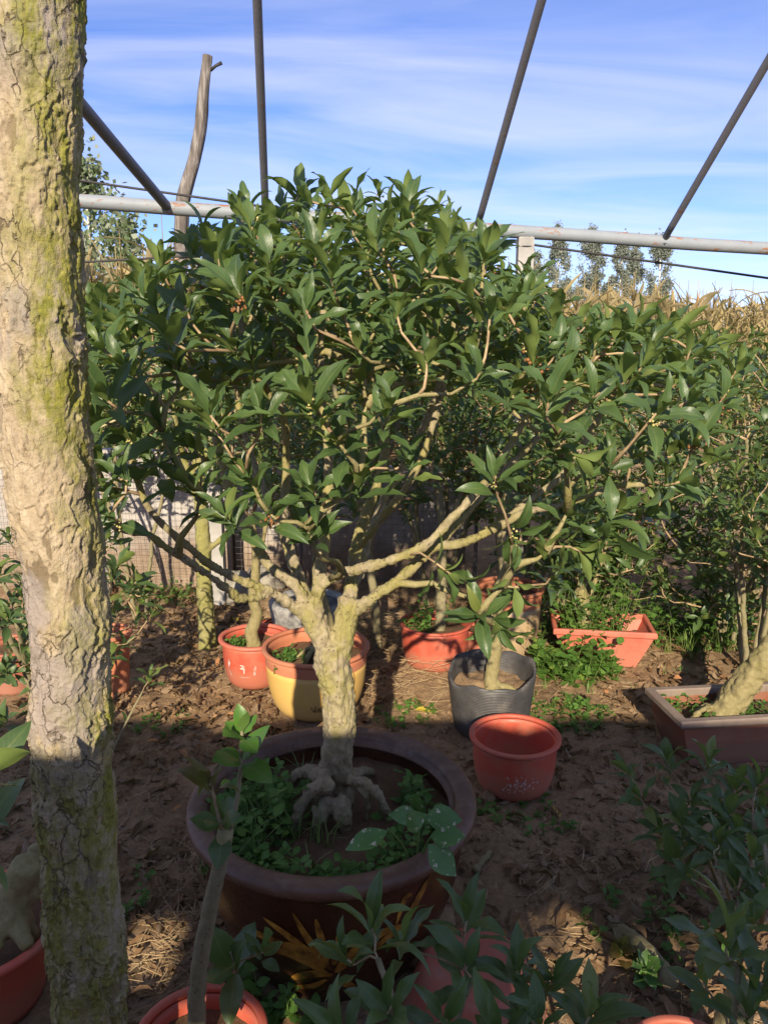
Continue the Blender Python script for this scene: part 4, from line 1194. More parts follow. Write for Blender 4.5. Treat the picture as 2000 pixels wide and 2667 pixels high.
# tree in the tan pot
b = np.array([TP[0], TP[1], .30]); y_ = TP[1]
shrub('osmanthus_tree', b, 'bushy osmanthus rising from the tall tan pot', 'tree',
      [([b, at(1310, 1480, y_), at(1300, 1380, y_), at(1320, 1260, y_)], .026, .016), ([at(1305, 1400, y_), at(1360, 1290, y_ + .1)], .014, .008)],
      at(1330, 1120, y_ + .1), (.55, .45, .45), 120, 204, nobj=0, size=.095)
# young tree in the grow bag
b = np.array([GB[0] + .012, GB[1] - .01, .16]); y_ = GB[1]
shrub('osmanthus_tree', b, 'young osmanthus with pale flared stem in the black grow bag', 'tree',
      [([b + [0, 0, -.0], at(1278, 1770, y_), at(1290, 1700, y_), at(1298, 1620, y_), at(1296, 1540, y_), at(1330, 1440, y_)], .034, .014),
       ([b + [0, 0, .03], b + [.06, -.03, .03], b + [.10, -.05, .012]], .02, .008), ([b + [0, 0, .03], b + [-.05, -.04, .02]], .018, .008), ([b + [0, 0, .03], b + [.03, -.08, .012]], .018, .008)],
      at(1420, 1330, y_), (.26, .25, .22), 26, 205, bark='bark_gold', VR=LV_NEAR, vkey='near', nobj=40, size=.1, fuse_v=.005)
# stump with regrowth in the red rectangular planter
b = np.array([QPc[0] - .09, QPc[1], .09]); y_ = QPc[1]
shrub('bonsai', b, 'thick ridged stump sprouting leaves in the red rectangular planter', 'bonsai',
      [([b, b + [0, 0, .10], b + [-.01, 0, .2], b + [-.03, 0, .28]], .05, .035), ([b + [0, 0, .2], b + [.06, .02, .34], b + [.1, .03, .5]], .016, .008), ([b + [0, 0, .22], b + [-.06, .02, .38], b + [-.1, .03, .55]], .014, .008)],
      b + [.05, .02, .5], (.35, .28, .26), 60, 206, bark='bark_gold', nobj=30, size=.085, fuse_v=.006)
# leaning bonsai in the brown planter
b = on(1880, 1880, .12); y_ = b[1]
t = thing('bonsai', b, 'thick golden bonsai trunk leaning out of the brown rectangular planter', 'bonsai')
P0 = spline([b + [-.01, 0, -.02], at(1905, 1830, y_), at(1950, 1770, y_), at(2010, 1700, y_), at(2060, 1600, y_ + .05), at(2040, 1480, y_ + .1)], .02)
tb = [(P0, taper(len(P0), .062, .035), 14)]
for pl, r0, r1 in [([at(1885, 1855, y_), at(1850, 1885, y_ - .05), at(1840, 1910, y_ - .08)], .032, .014), ([at(1900, 1850, y_), at(1925, 1890, y_ - .05), at(1930, 1915, y_ - .08)], .034, .014),
                   ([at(1870, 1860, y_), at(1835, 1840, y_ + .02), at(1810, 1870, y_)], .018, .010), ([at(1880, 1860, y_), at(1850, 1838, y_), at(1825, 1850, y_ - .05), at(1795, 1880, y_ - .05)], .014, .009)]:
    P = spline(pl, .015); P[-1, 2] = min(P[-1, 2], .125); tb.append((P, taper(len(P), r0, r1), 9))
V, N, Q, T = fuse(tb, .006, 3); V = V + N * ((fbm(V, 55, 3, 5) - .5) * .022 + (fbm(V, 14, 2, 6) - .5) * .04)[:, None]
MB().addm(V, Q, T).build('trunk', M['bark_gold'], t)
rg = np.random.default_rng(62); ct = ellipsoid_tips(at(2080, 1330, y_ + .1), np.array([.32, .32, .25]), 60, rg)
twig_mesh(MB(), grow([P0], ct, unit(ct - b), rg), 5).build('twigs', M['twig'], t)['kind'] = 'stuff'
L = []
for p in ct: rosette(L, p, unit(p - b) + U3, rg, 7, .09)
leaves_mesh(MB(), L, LV_MID).build('crown', M['leaf'], t)['kind'] = 'stuff'

# shrubs planted in rows behind
def row_shrub(x, y, h, r, seed, label, group, n=120, nobj=0, nst=5, size=.09, lo=-.8, base_h=.25, **k):
    rg = np.random.default_rng(seed); st = []
    for q in range(nst):
        a = rg.uniform(0, 6.28); s = rg.uniform(.35, .8)
        p1 = np.array([x, y, 0]) + [math.cos(a) * r[0] * s * .45, math.sin(a) * r[1] * s * .45, h * .35]
        p2 = np.array([x, y, 0]) + [math.cos(a + .3) * r[0] * s, math.sin(a + .3) * r[1] * s, h * rg.uniform(.6, .8)]
        st.append(([np.array([x + math.cos(a) * .04, y + math.sin(a) * .04, -.03]), p1, p2], .015, .008))
    hc = (h + base_h) / 2
    return shrub('osmanthus_shrub', (x, y, 0), label, 'shrub', st, (x, y, hc), (r[0], r[1], (h - base_h) / 2), n, seed, size=size, nobj=nobj, group=group, lo=lo, **k)
g1 = 'osmanthus shrubs on the right of the plot'
row_shrub(1.82, 3.55, 1.66, (.72, .6), 301, 'dense osmanthus shrub with arching bare lower limbs behind the brown planter', g1, 260, 60, 6, base_h=.42, mind=.075)
row_shrub(1.30, 4.35, 1.52, (.62, .6), 302, 'osmanthus shrub standing behind the weedy red planter', g1, 210, 40, 6, base_h=.3, mind=.075)
row_shrub(2.35, 4.6, 1.75, (.8, .7), 303, 'tall osmanthus shrub between the arching shrub and the corn', g1, 180, 30, 7, base_h=.4, mind=.09)
g2 = 'osmanthus shrubs in the row before the corn'
for k, (x, y, h, rx) in enumerate([(-2.9, 5.9, 1.55, .85), (-1.75, 6.0, 1.6, .8), (-.55, 5.9, 1.62, .85), (.55, 5.7, 1.6, .8), (1.55, 5.9, 1.62, .85), (2.75, 6.0, 1.6, .9), (3.9, 6.1, 1.6, .9)]):
    row_shrub(x, y, h, (rx, .65), 320 + k, 'leafy osmanthus shrub in the back row before the corn', g2, 170, 0, 7, base_h=.2, mind=.1, lo=-.95)
b = on(985, 1690); b[2] = 0; y_ = b[1]
shrub('osmanthus_tree', b, 'tall dark osmanthus directly behind the potted main tree', 'tree',
      [([b - [0, 0, .03], at(975, 1560, y_), at(960, 1400, y_), at(985, 1150, y_), at(1010, 900, y_)], .026, .014), ([at(965, 1430, y_), at(900, 1150, y_), at(850, 900, y_)], .016, .010), ([at(975, 1250, y_), at(1080, 1000, y_), at(1130, 820, y_)], .016, .01)],
      at(1010, 700, y_), (.62, .4, .38), 110, 340, nobj=30, size=.105, mind=.09)
row_shrub(-1.45, 4.35, 1.5, (.62, .38), 344, 'osmanthus shrub with high crown in front of the whitewashed wall', None, 130, 20, 4, base_h=.78, mind=.08)
row_shrub(.30, 4.55, 1.5, (.7, .35), 345, 'osmanthus shrub behind the plain red pot', None, 170, 20, 5, base_h=.45, mind=.08)
row_shrub(-.45, 4.6, 1.55, (.55, .3), 346, 'osmanthus shrub with bare lower stems behind the stone basin', None, 110, 10, 4, base_h=.8, mind=.08)
row_shrub(1.0, 5.0, 1.6, (.7, .4), 347, 'osmanthus shrub filling the gap behind the tan pot', None, 170, 10, 5, base_h=.2, mind=.08)
row_shrub(-1.25, 2.75, 1.05, (.42, .42), 341, 'low osmanthus shrub behind the flaky trunk by the wall', None, 80, 20, 5, base_h=.2, mind=.08)
row_shrub(1.0, 3.95, .95, (.4, .35), 342, 'low leafy shrub behind the tan pot', None, 70, 0, 5, base_h=.1, mind=.08)
row_shrub(1.85, 3.9, .85, (.7, .35), 343, 'low dark shrub under the arching limbs', None, 150, 0, 5, base_h=.05, mind=.08)

# ------------------------------------------------------------------ unseen clipped trees added behind the viewpoint to cast the foreground shade
rg = np.random.default_rng(401)
def clipped(x, y, hx, hy, z0, z1, seed, label, ntip=110):
    rg = np.random.default_rng(seed)
    t = thing('osmanthus_tree', (x, y, 0), label, 'tree', 'unseen trees added to shade the foreground')
    P = spline([(x, y, -.03), (x + .02, y, .7), (x, y, z0 + .15)], .1); tube(MB(), P, taper(len(P), .045, .035), 8).build('trunk', M['bark_grey'], t)
    n, m = 44, 26; th = np.arange(n) / n * 2 * math.pi; ph = np.linspace(-math.pi / 2, math.pi / 2, m)
    def se(v, e): return np.sign(v) * np.abs(v) ** e
    X = se(np.cos(ph), .35)[:, None] * se(np.cos(th), .4)[None]; Y = se(np.cos(ph), .35)[:, None] * se(np.sin(th), .4)[None]; Z = se(np.sin(ph), .35)[:, None] * np.ones(n)[None]
    V = np.stack([x + X * hx, y + Y * hy, (z0 + z1) / 2 + Z * (z1 - z0) / 2], -1).reshape(-1, 3)
    V += (fbm(V, 9, 3, seed) - .5)[:, None] * .10 * unit(V - [x, y, (z0 + z1) / 2])
    i = np.arange(m - 1)[:, None] * n; j = np.arange(n)[None]; k = (j + 1) % n
    mb = MB().add(V, np.stack([i + j, i + k, i + n + k, i + n + j], -1).reshape(-1, 4), (.3, .5, .5, 1))
    L = []
    for q in rg.choice(len(V), ntip): rosette(L, V[q] - [0, 0, .03], unit(V[q] - [x, y, (z0 + z1) / 2]) + rg.normal(0, .3, 3), rg, 6, .07)
    leaves_mesh(mb, L, LV_MID).build('crown', M['leaf'], t)['kind'] = 'stuff'
for k in range(7):
    clipped(-4.2 + k * 1.25, -1.6, .70, .34, 1.76, 2.092, 410 + k, 'unseen flat topped osmanthus added to cast the straight edged foreground shade')
for k, (x, w, z1) in enumerate([(-1.50, .50, 1.84), (-.20, .22, 1.84), (1.22, .34, 1.84), (2.2, .8, 1.8), (-3.0, .8, 1.8), (-.75, .3, 1.42), (.35, .5, 1.30)]):  # added unseen blockers, spaced so the gaps leave sun patches on the foreground
    clipped(x, -1.5, w, .3, .25, z1, 430 + k, 'unseen bushy osmanthus added to block sun between the light patches', 140)

# ------------------------------------------------------------------ greenhouse frame, wires and posts
pl, pr_ = at(60, 514, 4.05), at(2300, 668, 4.75)
t = thing('greenhouse_frame', (pl[0], pl[1], 0), 'grey painted pipe frame of a bare greenhouse with rusty slanting rafters', 'frame')
P = spline([pl, pr_], .1); P[:, 2] += np.sin(np.arange(len(P)) * .5) * .002
tube(MB(), P, .0355, 20).build('purlin', M['pipe_paint'], t)
vp = unit(ray(760, 2290))
def on_purlin(px):
    s = np.linspace(0, 1, 400)[:, None]; W = pl + (pr_ - pl) * s
    return W[np.argmin(np.abs(proj(W)[0] - px))]
for px in (436, 690, 1243, 1727):
    q0 = on_purlin(px)
    Lr = 5.2
    P = spline([q0 - vp * .02, q0 - vp * Lr], .12)
    if px == 436:                                     # the diagonal brace behind the flaky trunk
        e1 = at(205, 265, 3.1); P = spline([q0 + (q0 - e1) * .01, q0 + (e1 - q0) * 1.9], .12)
    tube(MB(), P, .019 if px != 436 else .025, 16).build('rafter', M['pipe_rafter'], t)
    tip_buds(MB(), [q0 + np.array([0, -.03, -.01])], np.random.default_rng(3), .006, 8, .012).build('weld', M['pipe_paint'], t)
for k, (px, py) in enumerate(((1368, 606), (537, 800))):
    q0 = on_purlin(px) if k == 0 else at(537, 830, 4.6)
    tp = q0[2] - .028 * (1 - k)
    t2 = thing('concrete_post', (q0[0], q0[1], 0), ['pale concrete post under the pipe right of the main crown', 'pale concrete post standing behind the yellow mossy trunk'][k], 'post')
    mb = MB(); V = []
    for z, w in ((-.05, .046), (.4, .045), (1.0, .044), (1.6, .043), (tp - .006, .042), (tp, .038)):
        V += [(q0[0] + sx * w, q0[1] + sy * w, z) for sx, sy in ((-1, -1), (1, -1), (1, 1), (-1, 1))]
    Fq = [(i * 4 + a, i * 4 + (a + 1) % 4, i * 4 + 4 + (a + 1) % 4, i * 4 + 4 + a) for i in range(5) for a in range(4)] + [(20, 21, 22, 23)]
    mb.add(V, Fq).build('shaft', M['concrete'], t2, smooth=False)
    tube(MB(), [(q0[0] + .05 * math.cos(a), q0[1] + .05 * math.sin(a), tp - .05) for a in np.linspace(0, 6.28, 14)], .0022, 5).build('tie_wire', M['wire_dark'], t2)
def wire(p, q, r, label, sag=.03):
    s = np.linspace(0, 1, 40)[:, None]; P = p + (q - p) * s; P[:, 2] -= sag * 4 * (s * (1 - s)).ravel()
    props(tube(MB(), P, r, 6).build('wire', M['wire_dark'], base=P[0]), label, 'wire')
wire(at(-40, 434, 4.9), at(2150, 745, 4.9), .0075, 'dark cable stretched just behind the grey pipe', .0)
wire(at(60, 690, 5.0), at(1000, 628, 5.3), .0075, 'dark twisted cable low before the corn, near the wooden pole', .01)
# natural wooden pole
d_ = 5.4
P = spline(pts([(455, 1250, d_), (462, 900, d_), (470, 640, d_), (478, 520, d_), (505, 420, d_), (522, 330, d_), (530, 240, d_), (541, 144, d_)]), .02)
P[0, 2] = -.05
P = np.concatenate([[[P[0, 0], P[0, 1], -.05]], P[1:]])
t = thing('wooden_pole', P[0], 'crooked weathered grey timber pole with a cut stub near its top', 'pole')
n = 28; Tt, Nn, Bb = frames(P); th = np.arange(n) / n * 2 * math.pi
rad = np.interp(np.arange(len(P)), [0, len(P) * .7, len(P) - 1], [.055, .045, .033])
ring = np.cos(th)[None, :, None] * Nn[:, None] + np.sin(th)[None, :, None] * Bb[:, None]
G = np.stack([np.tile(np.cos(th), len(P)), np.tile(np.sin(th), len(P)), np.repeat(P[:, 2] * 1.2, n)], -1)
rr_ = rad[:, None] * (1 + (fbm(G, 3.2, 4, 7).reshape(len(P), n) - .5) * .5)
V = (P[:, None] + ring * rr_[..., None]).reshape(-1, 3)
i = np.arange(len(P) - 1)[:, None] * n; j = np.arange(n)[None]; k = (j + 1) % n
mb = MB().add(V, np.stack([i + j, i + k, i + n + k, i + n + j], -1).reshape(-1, 4)); e = (len(P) - 1) * n
mb.add(np.concatenate([V[e:], P[-1:]]), [(a, (a + 1) % n, n) for a in range(n)])
mb.build('shaft', M['deadwood'], t)
tube(MB(), pts([(548, 182, d_), (562, 170, d_), (578, 162, d_)]), [.011, .010, .012], 8).build('stub', M['wire_dark'], t)

# ------------------------------------------------------------------ low whitewashed wall and wire mesh before it
wy = 4.98
t = thing('low_wall', (-1.6, wy, 0), 'low whitewashed wall with soil stained foot behind the wire mesh', 'wall')
def slab(x0, x1, y, h, th_, name, m, seed):
    n, mz = int((x1 - x0) / .03), 36
    X, Zz = np.meshgrid(np.linspace(x0, x1, n), np.linspace(-.04, h, mz))
    Pn = np.stack([X.ravel(), np.zeros(X.size), Zz.ravel()], -1)
    top = (fbm(np.stack([X.ravel(), 0 * X.ravel(), 0 * X.ravel()], -1), 2.5, 3, seed) - .5) * .12 * (Zz.ravel() / h)
    yb_ = y + (fbm(Pn, 5, 4, seed) - .5) * .05
    V = np.stack([X.ravel(), yb_, Zz.ravel() + top], -1)
    i = np.arange(mz - 1)[:, None] * n; j = np.arange(n - 1)[None]
    Fq = np.stack([i + j, i + j + 1, i + n + j + 1, i + n + j], -1).reshape(-1, 4)
    mb = MB().add(V, Fq)
    Vt = V[-n:]; Vb = Vt + [0, th_, 0]; Vd = Vb.copy(); Vd[:, 2] = -.04
    a = np.arange(n - 1); mb.add(np.concatenate([Vt, Vb, Vd]), np.concatenate([np.stack([a, a + 1, n + a + 1, n + a], -1), np.stack([n + a, n + a + 1, 2 * n + a + 1, 2 * n + a], -1)]))
    for e in (0, n - 1): mb.add(np.array([V[e], V[e + (mz - 1) * n], Vb[e], Vd[e]]), [(0, 1, 2, 3)])
    return mb.build(name, M[m], t)
slab(-3.6, -1.02, wy, .93, .12, 'plaster', 'whitewash', 5)
slab(-1.005, .55, wy + .05, .80, .12, 'plaster', 'whitewash', 6)
t = thing('mesh_fence', (-1.6, wy - .12, 0), 'sagging square wire mesh fence before the whitewashed wall', 'fence')
mb = MB(); fy = wy - .12
X = np.arange(-3.4, .6, .042)
for x in X:
    zz_ = np.linspace(-.01, 1.12, 12); tube(mb, np.stack([x + .008 * np.sin(zz_ * 5 + x * 3), fy + .02 * np.sin(zz_ * 3 + x * 2), zz_], -1), .0011, 3, cap=False)
for z in np.arange(.02, 1.12, .042):
    xx = np.linspace(-3.4, .6, 50); tube(mb, np.stack([xx, fy + .02 * np.sin(z * 3 + xx * 2), z + .012 * np.sin(xx * 2.3 + z)], -1), .0011, 3, cap=False)
o = mb.build('mesh', M['wire_mesh'], t); o['kind'] = 'stuff'
for x in (-3.3, -1.9, -.55, .6): tube(MB(), [(x, fy + .035, -.05), (x + .01, fy + .035, 1.18)], .012, 8).build('post', M['pipe_rafter'], t)

# boulders and rubble by the wall
def boulder(c, r, seed, label, m='old_block'):
    n, k_ = 22, 14; th = np.arange(n) / n * 2 * math.pi; ph = np.linspace(-1.5, 1.57, k_)
    V = np.stack([np.cos(ph)[:, None] * np.cos(th)[None] * r[0], np.cos(ph)[:, None] * np.sin(th)[None] * r[1], np.sin(ph)[:, None] * np.ones(n) * r[2]], -1).reshape(-1, 3)
    V = V * (1 + (fbm(V + seed, 2.2 / max(r), 3, seed) - .5) * .7)[:, None] + c
    i = np.arange(k_ - 1)[:, None] * n; j = np.arange(n)[None]; k = (j + 1) % n
    props(MB().add(V, np.stack([i + j, i + k, i + n + k, i + n + j], -1).reshape(-1, 4)).build('stone', M[m], base=c), label, 'stone')
boulder(on(612, 1566) + [0, 0, .06], (.12, .1, .13), 1, 'grey rough stone beside the yellow mossy trunk')
boulder(on(690, 1530) + [0, 0, .05], (.16, .1, .11), 2, 'grey flat stone behind the slim knobbly stem')
boulder(on(262, 1545) + [0, 0, .08], (.09, .09, .14), 3, 'olive grey rounded stone before the wall foot')
boulder(on(1190, 2100) + [0, 0, .01], (.035, .03, .028), 4, 'clod of dry soil against the empty red pot', 'soil')
boulder(on(1270, 2085) + [0, 0, .01], (.03, .025, .024), 5, 'smaller clod of soil under the empty red pot', 'soil')
boulder(on(1090, 2470) + [0, 0, .05], (.10, .08, .08), 6, 'brown soil lump between the glazed pot and the upturned pot', 'soil')

# ------------------------------------------------------------------ maize
def corn_arr(seed):
    rg = np.random.default_rng(seed); H = rg.uniform(1.85, 2.15); out = {}
    s = MB(); P = spline([(0, 0, -.03), (rg.normal(0, .03), rg.normal(0, .03), H * .5), (rg.normal(0, .06), rg.normal(0, .06), H)], .15)
    tube(s, P, taper(len(P), .014, .006), 6, (.8, .5, .5, 1)); out['stalk'] = (s, 'corn_leaf')
    a = rg.uniform(0, 6.28); lo, hi = MB(), MB()
    for q in range(11):
        h = .35 + (H - .45) * q / 10; L = rg.uniform(.5, .8) * (1 - .25 * abs(q / 10 - .5)); a += math.pi + rg.normal(0, .3)
        el = rg.uniform(.85, 1.4) if q > 4 else rg.uniform(.3, 1.0)
        n = 8; t_ = np.linspace(0, 1, n); e_ = el - t_ * rg.uniform(.3, 1.5)
        r = np.concatenate([[0], np.cumsum(np.cos(e_[:-1])) / (n - 1)]) * L; z = h + np.concatenate([[0], np.cumsum(np.sin(e_[:-1])) / (n - 1)]) * L
        w = .036 * np.sin(np.pi * np.clip(t_ * .85 + .13, 0, 1)) ** .7
        base_ = np.array([np.interp(h, P[:, 2], P[:, 0]), np.interp(h, P[:, 2], P[:, 1])])
        tw_ = rg.uniform(-1.2, 1.2) * t_
        V, C = [], []
        for u in (-1, 0, 1):
            V.append(np.stack([base_[0] + r * math.cos(a) - u * w * math.sin(a) * np.cos(tw_), base_[1] + r * math.sin(a) + u * w * math.cos(a) * np.cos(tw_), z + (abs(u) * .012 + u * w * np.sin(tw_))], -1))
            C.append(np.stack([np.full(n, rg.uniform()), np.full(n, abs(u)), t_, np.ones(n)], -1))
        i = np.arange(n - 1); Q = np.concatenate([np.stack([c * n + i, c * n + i + 1, (c + 1) * n + i + 1, (c + 1) * n + i], -1) for c in (0, 1)])
        (lo if q < 4 + rg.integers(0, 4) else hi).add(np.concatenate(V), Q, np.concatenate(C))
    out['green_leaves'] = (lo, 'corn_green'); out['dry_leaves'] = (hi, 'corn_leaf')
    ts = MB(); tp = P[-1]
    for q in range(9):
        d = unit([rg.normal(0, .32), rg.normal(0, .32), 1]); L = rg.uniform(.2, .36)
        tube(ts, [tp, tp + d * L * .6 + [0, 0, .02], tp + d * L + [0, 0, -.02]], [.004, .005, .0025], 3, (.6, .5, .5, 1))
    tube(ts, [tp, tp + [0, 0, .42]], [.006, .004], 3, (.6, .5, .5, 1)); out['tassel'] = (ts, 'corn_leaf')
    return out
CV = [corn_arr(500 + k) for k in range(6)]
CM = [{n: mb.mesh(n, M[m]) for n, (mb, m) in v.items()} for v in CV]
rg = np.random.default_rng(510); cpos = []
for r_ in range(12):
    for q in range(95):
        x = -9 + q * .26 + rg.normal(0, .06); y = 9.6 + .62 * x + r_ * .55 + rg.normal(0, .06)
        if x < -3.2: y = 7.35 + r_ * .55 + rg.normal(0, .06)
        if y < 6.9: y += .4
        cpos.append((x, y, rg.integers(0, 6), rg.uniform(0, 6.28), rg.uniform(.95, 1.15)))
cpos = sorted(cpos, key=lambda c: c[1])
vis_c, rest_c = [], []
for c in cpos:
    px, _, _ = proj(np.array([c[0], c[1], 2.2])); px = px[0]
    if (195 < px < 500 or 1500 < px < 2010) and len(vis_c) < 90: vis_c.append(c)
    elif -300 < px < 2300: rest_c.append(c)
for (x, y, k, rz, s) in vis_c:
    o = bpy.data.objects.new('maize_plant', None); o.empty_display_size = .1; COL.objects.link(o)
    o.location = (x, y, 0); o.rotation_euler = (0, 0, rz); o.scale = (s, s, s)
    props(o, 'withered tan maize plant standing at the edge of the field', 'maize', 'maize plants along the field edge')
    for n, me in CM[k].items():
        c = bpy.data.objects.new(n, me); c.parent = o; COL.objects.link(c)
mb1, mb2 = MB(), MB()
for (x, y, k, rz, s) in rest_c:
    ca, sa = math.cos(rz) * s, math.sin(rz) * s; R3 = np.array([[ca, sa, 0], [-sa, ca, 0], [0, 0, s]])
    for n, (mb, m) in CV[k].items():
        V, Q, T, C = mb.arrays(); (mb2 if m == 'corn_green' else mb1).addm(V @ R3 + [x, y, 0], Q, T, C)
props(mb1.build('maize_field', M['corn_leaf']), 'field of withered tan maize beyond the shrubs', 'maize', None, 'stuff')
props(mb2.build('maize_field', M['corn_green']), 'still greenish lower leaves of the maize field', 'maize', None, 'stuff')

# ------------------------------------------------------------------ poplars
LV_TINY = [leaf_arr(2, 1, W=.42, droop=d, fold=0, wav=0, seed=k, petiole=.02) for k, d in enumerate((.2, .6, -.3))]
def poplar(px, ptop, dist, w, seed, label, group, nl=13000, ls=.17, gap=.0, low=.06, leaf='hazy_poplar_leaf'):
    rg = np.random.default_rng(seed)
    tp = at(px, ptop, dist); H = tp[2]; x, y = tp[0], tp[1]
    t = thing('poplar_tree', (x, y, 0), label, 'tree', group)
    P = spline([(x, y, -.1), (x + rg.normal(0, .15), y, H * .5), (x, y, H * .97)], H / 20)
    tube(MB(), P, taper(len(P), H * .014, H * .002), 8).build('trunk', M['poplar_bark'], t)
    mb = MB(); ends = []
    for q in range(46):
        f = rg.uniform(low + .05, .95); a = rg.uniform(0, 6.28); b0 = np.array([np.interp(f * H, P[:, 2], P[:, 0]), y, f * H])
        L = w * .5 * (math.sin(math.pi * min(1, .12 + f ** .8 * .95)) ** .6 + .12) * rg.uniform(.7, 1.15)
        e = b0 + [math.cos(a) * L, math.sin(a) * L, L * rg.uniform(.7, 1.5)]
        if e[2] > H: e[2] = H
        Pb = spline([b0, b0 + (e - b0) * .5 + [0, 0, -.1 * L], e], L / 4); tube(mb, Pb, taper(len(Pb), H * .004, H * .0008), 4, cap=False); ends.append((b0, e))
    mb.build('branches', M['poplar_bark'], t)['kind'] = 'stuff'
    L = []; cl = []
    for b0, e in ends:
        for q in range(3): cl.append((b0 + (e - b0) * rg.uniform(.35, 1.05), w * rg.uniform(.06, .14)))
    per = nl // len(cl)
    for c, r in cl:
        for q in range(per):
            p = c + rg.normal(0, 1, 3) * r * np.array([1, 1, 1.4]) * .75
            L.append((p, rg.normal(0, 1, 3) + [0, 0, -.4], rg.normal(0, 1, 3) + [0, 0, .6], ls * rg.uniform(.6, 1.2), rg.integers(0, 9), rg.uniform()))
    leaves_mesh(MB(), L, LV_TINY).build('crown', M[leaf], t)['kind'] = 'stuff'
g = 'poplars on the horizon'
for k, (px, pt, w) in enumerate([(1392, 640, 1.8), (1456, 572, 2.2), (1545, 588, 2.3), (1628, 586, 1.7), (1664, 600, 1.5), (1722, 592, 2.1), (1215, 630, 2.2), (900, 640, 2.2)]):
    poplar(px, pt, 62 + (k * 7) % 5, w, 600 + k, 'slender silvery poplar with haze put into its leaf colour far beyond the maize', g)
poplar(215, 418, 17.5, 2.1, 620, 'pale green young poplar beyond the maize next to the wooden pole', None, 2600, .15, low=.12, leaf='young_poplar_leaf')
poplar(320, 545, 17.0, 1.7, 621, 'smaller pale green poplar beyond the maize, with drooping side twigs', None, 1800, .14, low=.1, leaf='young_poplar_leaf')

# ------------------------------------------------------------------ foreground saplings
near_sapling('sapling', (.07, .98, 0), 'dark leafy osmanthus sapling in front of the glazed pot', 'sapling',
             [([(.02, .98, -.02), at(1030, 2700, 1.0), at(985, 2500, 1.08)], .009, .005), ([(.05, .98, -.02), at(1180, 2720, 1.03), at(1225, 2560, 1.1)], .009, .005)],
             [(at(968, 2420, 1.12), (-.05, .1, 1), 8, 1.15), (at(1052, 2450, 1.16), (.2, .1, 1), 7, 1), (at(905, 2500, 1.1), (-.5, .1, .8), 6, .9), (at(1215, 2400, 1.2), (0, 0, 1), 8, 1), (at(1215, 2520, 1.12), (.1, -.1, 1), 9, 1.1),
              (at(1010, 2640, .98), (-.3, -.3, .7), 8, 1.05), (at(1165, 2660, .98), (.2, -.3, .8), 8, 1.05), (at(880, 2690, .95), (-.4, -.2, .8), 7, 1)], 701, .102)
near_sapling('sapling', (.42, .98, 0), 'dark osmanthus sapling beside the upturned red pot', 'sapling',
             [([(.40, .98, -.02), at(1400, 2760, 1.0), at(1390, 2600, 1.08)], .009, .005), ([(.42, .98, -.02), at(1520, 2760, 1.0)], .008, .005)],
             [(at(1345, 2530, 1.12), (0, 0, 1), 8, 1), (at(1440, 2560, 1.1), (.2, 0, 1), 8, 1.05), (at(1535, 2650, 1.02), (.2, -.1, 1), 8, 1.1), (at(1405, 2660, 1.0), (-.1, -.2, 1), 7, 1.0), (at(1300, 2690, .98), (-.3, -.2, .9), 7, 1)], 702, .102)
near_sapling('sapling', on(1800, 2240, 0), 'shaded osmanthus sapling with many rosettes before the brown planter', 'sapling',
             [([on(1800, 2240, -.02), at(1790, 2150, 1.92), at(1770, 2060, 1.93)], .009, .005), ([on(1850, 2260, -.02), at(1880, 2180, 1.85), at(1900, 2100, 1.82)], .009, .005)],
             [(at(1738, 1980, 1.93), (-.2, 0, 1), 9, 1), (at(1845, 1990, 1.9), (0, 0, 1), 8, 1), (at(1918, 2050, 1.85), (.1, 0, 1), 8, 1), (at(1668, 2080, 1.9), (-.5, 0, .8), 6, .95), (at(1718, 2165, 1.85), (-.4, -.2, .9), 8, 1),
              (at(1860, 2110, 1.8), (.1, -.2, 1), 8, 1), (at(1800, 2080, 1.86), (-.1, -.2, 1), 7, .9), (at(1975, 2120, 1.8), (.3, 0, 1), 8, 1), (at(1640, 2020, 1.96), (-.6, .1, .7), 6, .9)], 703, .1)
near_sapling('sapling', on(1960, 2420, 0), 'shaded osmanthus sapling with pale forked twigs at the right border', 'sapling',
             [([on(1930, 2420, -.02), at(1890, 2310, 1.55), at(1860, 2230, 1.6)], .008, .004), ([on(1980, 2420, -.02), at(2000, 2300, 1.5), at(1990, 2200, 1.55)], .008, .005)],
             [(at(1872, 2200, 1.62), (-.1, 0, 1), 8, 1.05), (at(1960, 2240, 1.55), (.1, 0, 1), 8, 1.05), (at(1920, 2310, 1.5), (-.1, -.2, 1), 7, 1), (at(2000, 2330, 1.45), (.1, -.2, 1), 8, 1), (at(1800, 2290, 1.62), (-.5, 0, .8), 6, .9), (at(1960, 2400, 1.4), (0, -.3, 1), 7, 1)], 704, .1, bark='bark_grey', twig='pale_twig')
near_sapling('sapling', on(1900, 2330, 0), 'dense dark osmanthus sapling between the brown planter and the pale forked twigs', 'sapling',
             [([on(1880, 2330, -.02), at(1840, 2230, 1.75), at(1800, 2170, 1.78)], .008, .004), ([on(1930, 2330, -.02), at(1960, 2200, 1.7), at(1960, 2120, 1.72)], .008, .004)],
             [(at(1780, 2150, 1.78), (-.2, -.1, 1), 9, 1.1), (at(1840, 2200, 1.7), (0, -.2, 1), 9, 1.1), (at(1920, 2170, 1.7), (.1, -.1, 1), 9, 1.1), (at(1985, 2190, 1.66), (.2, -.1, 1), 9, 1.1), (at(1900, 2120, 1.75), (0, 0, 1), 9, 1.1), (at(1760, 2240, 1.7), (-.4, -.2, .8), 7, 1), (at(1970, 2050, 1.8), (.2, 0, 1), 8, 1.05)], 713, .1)
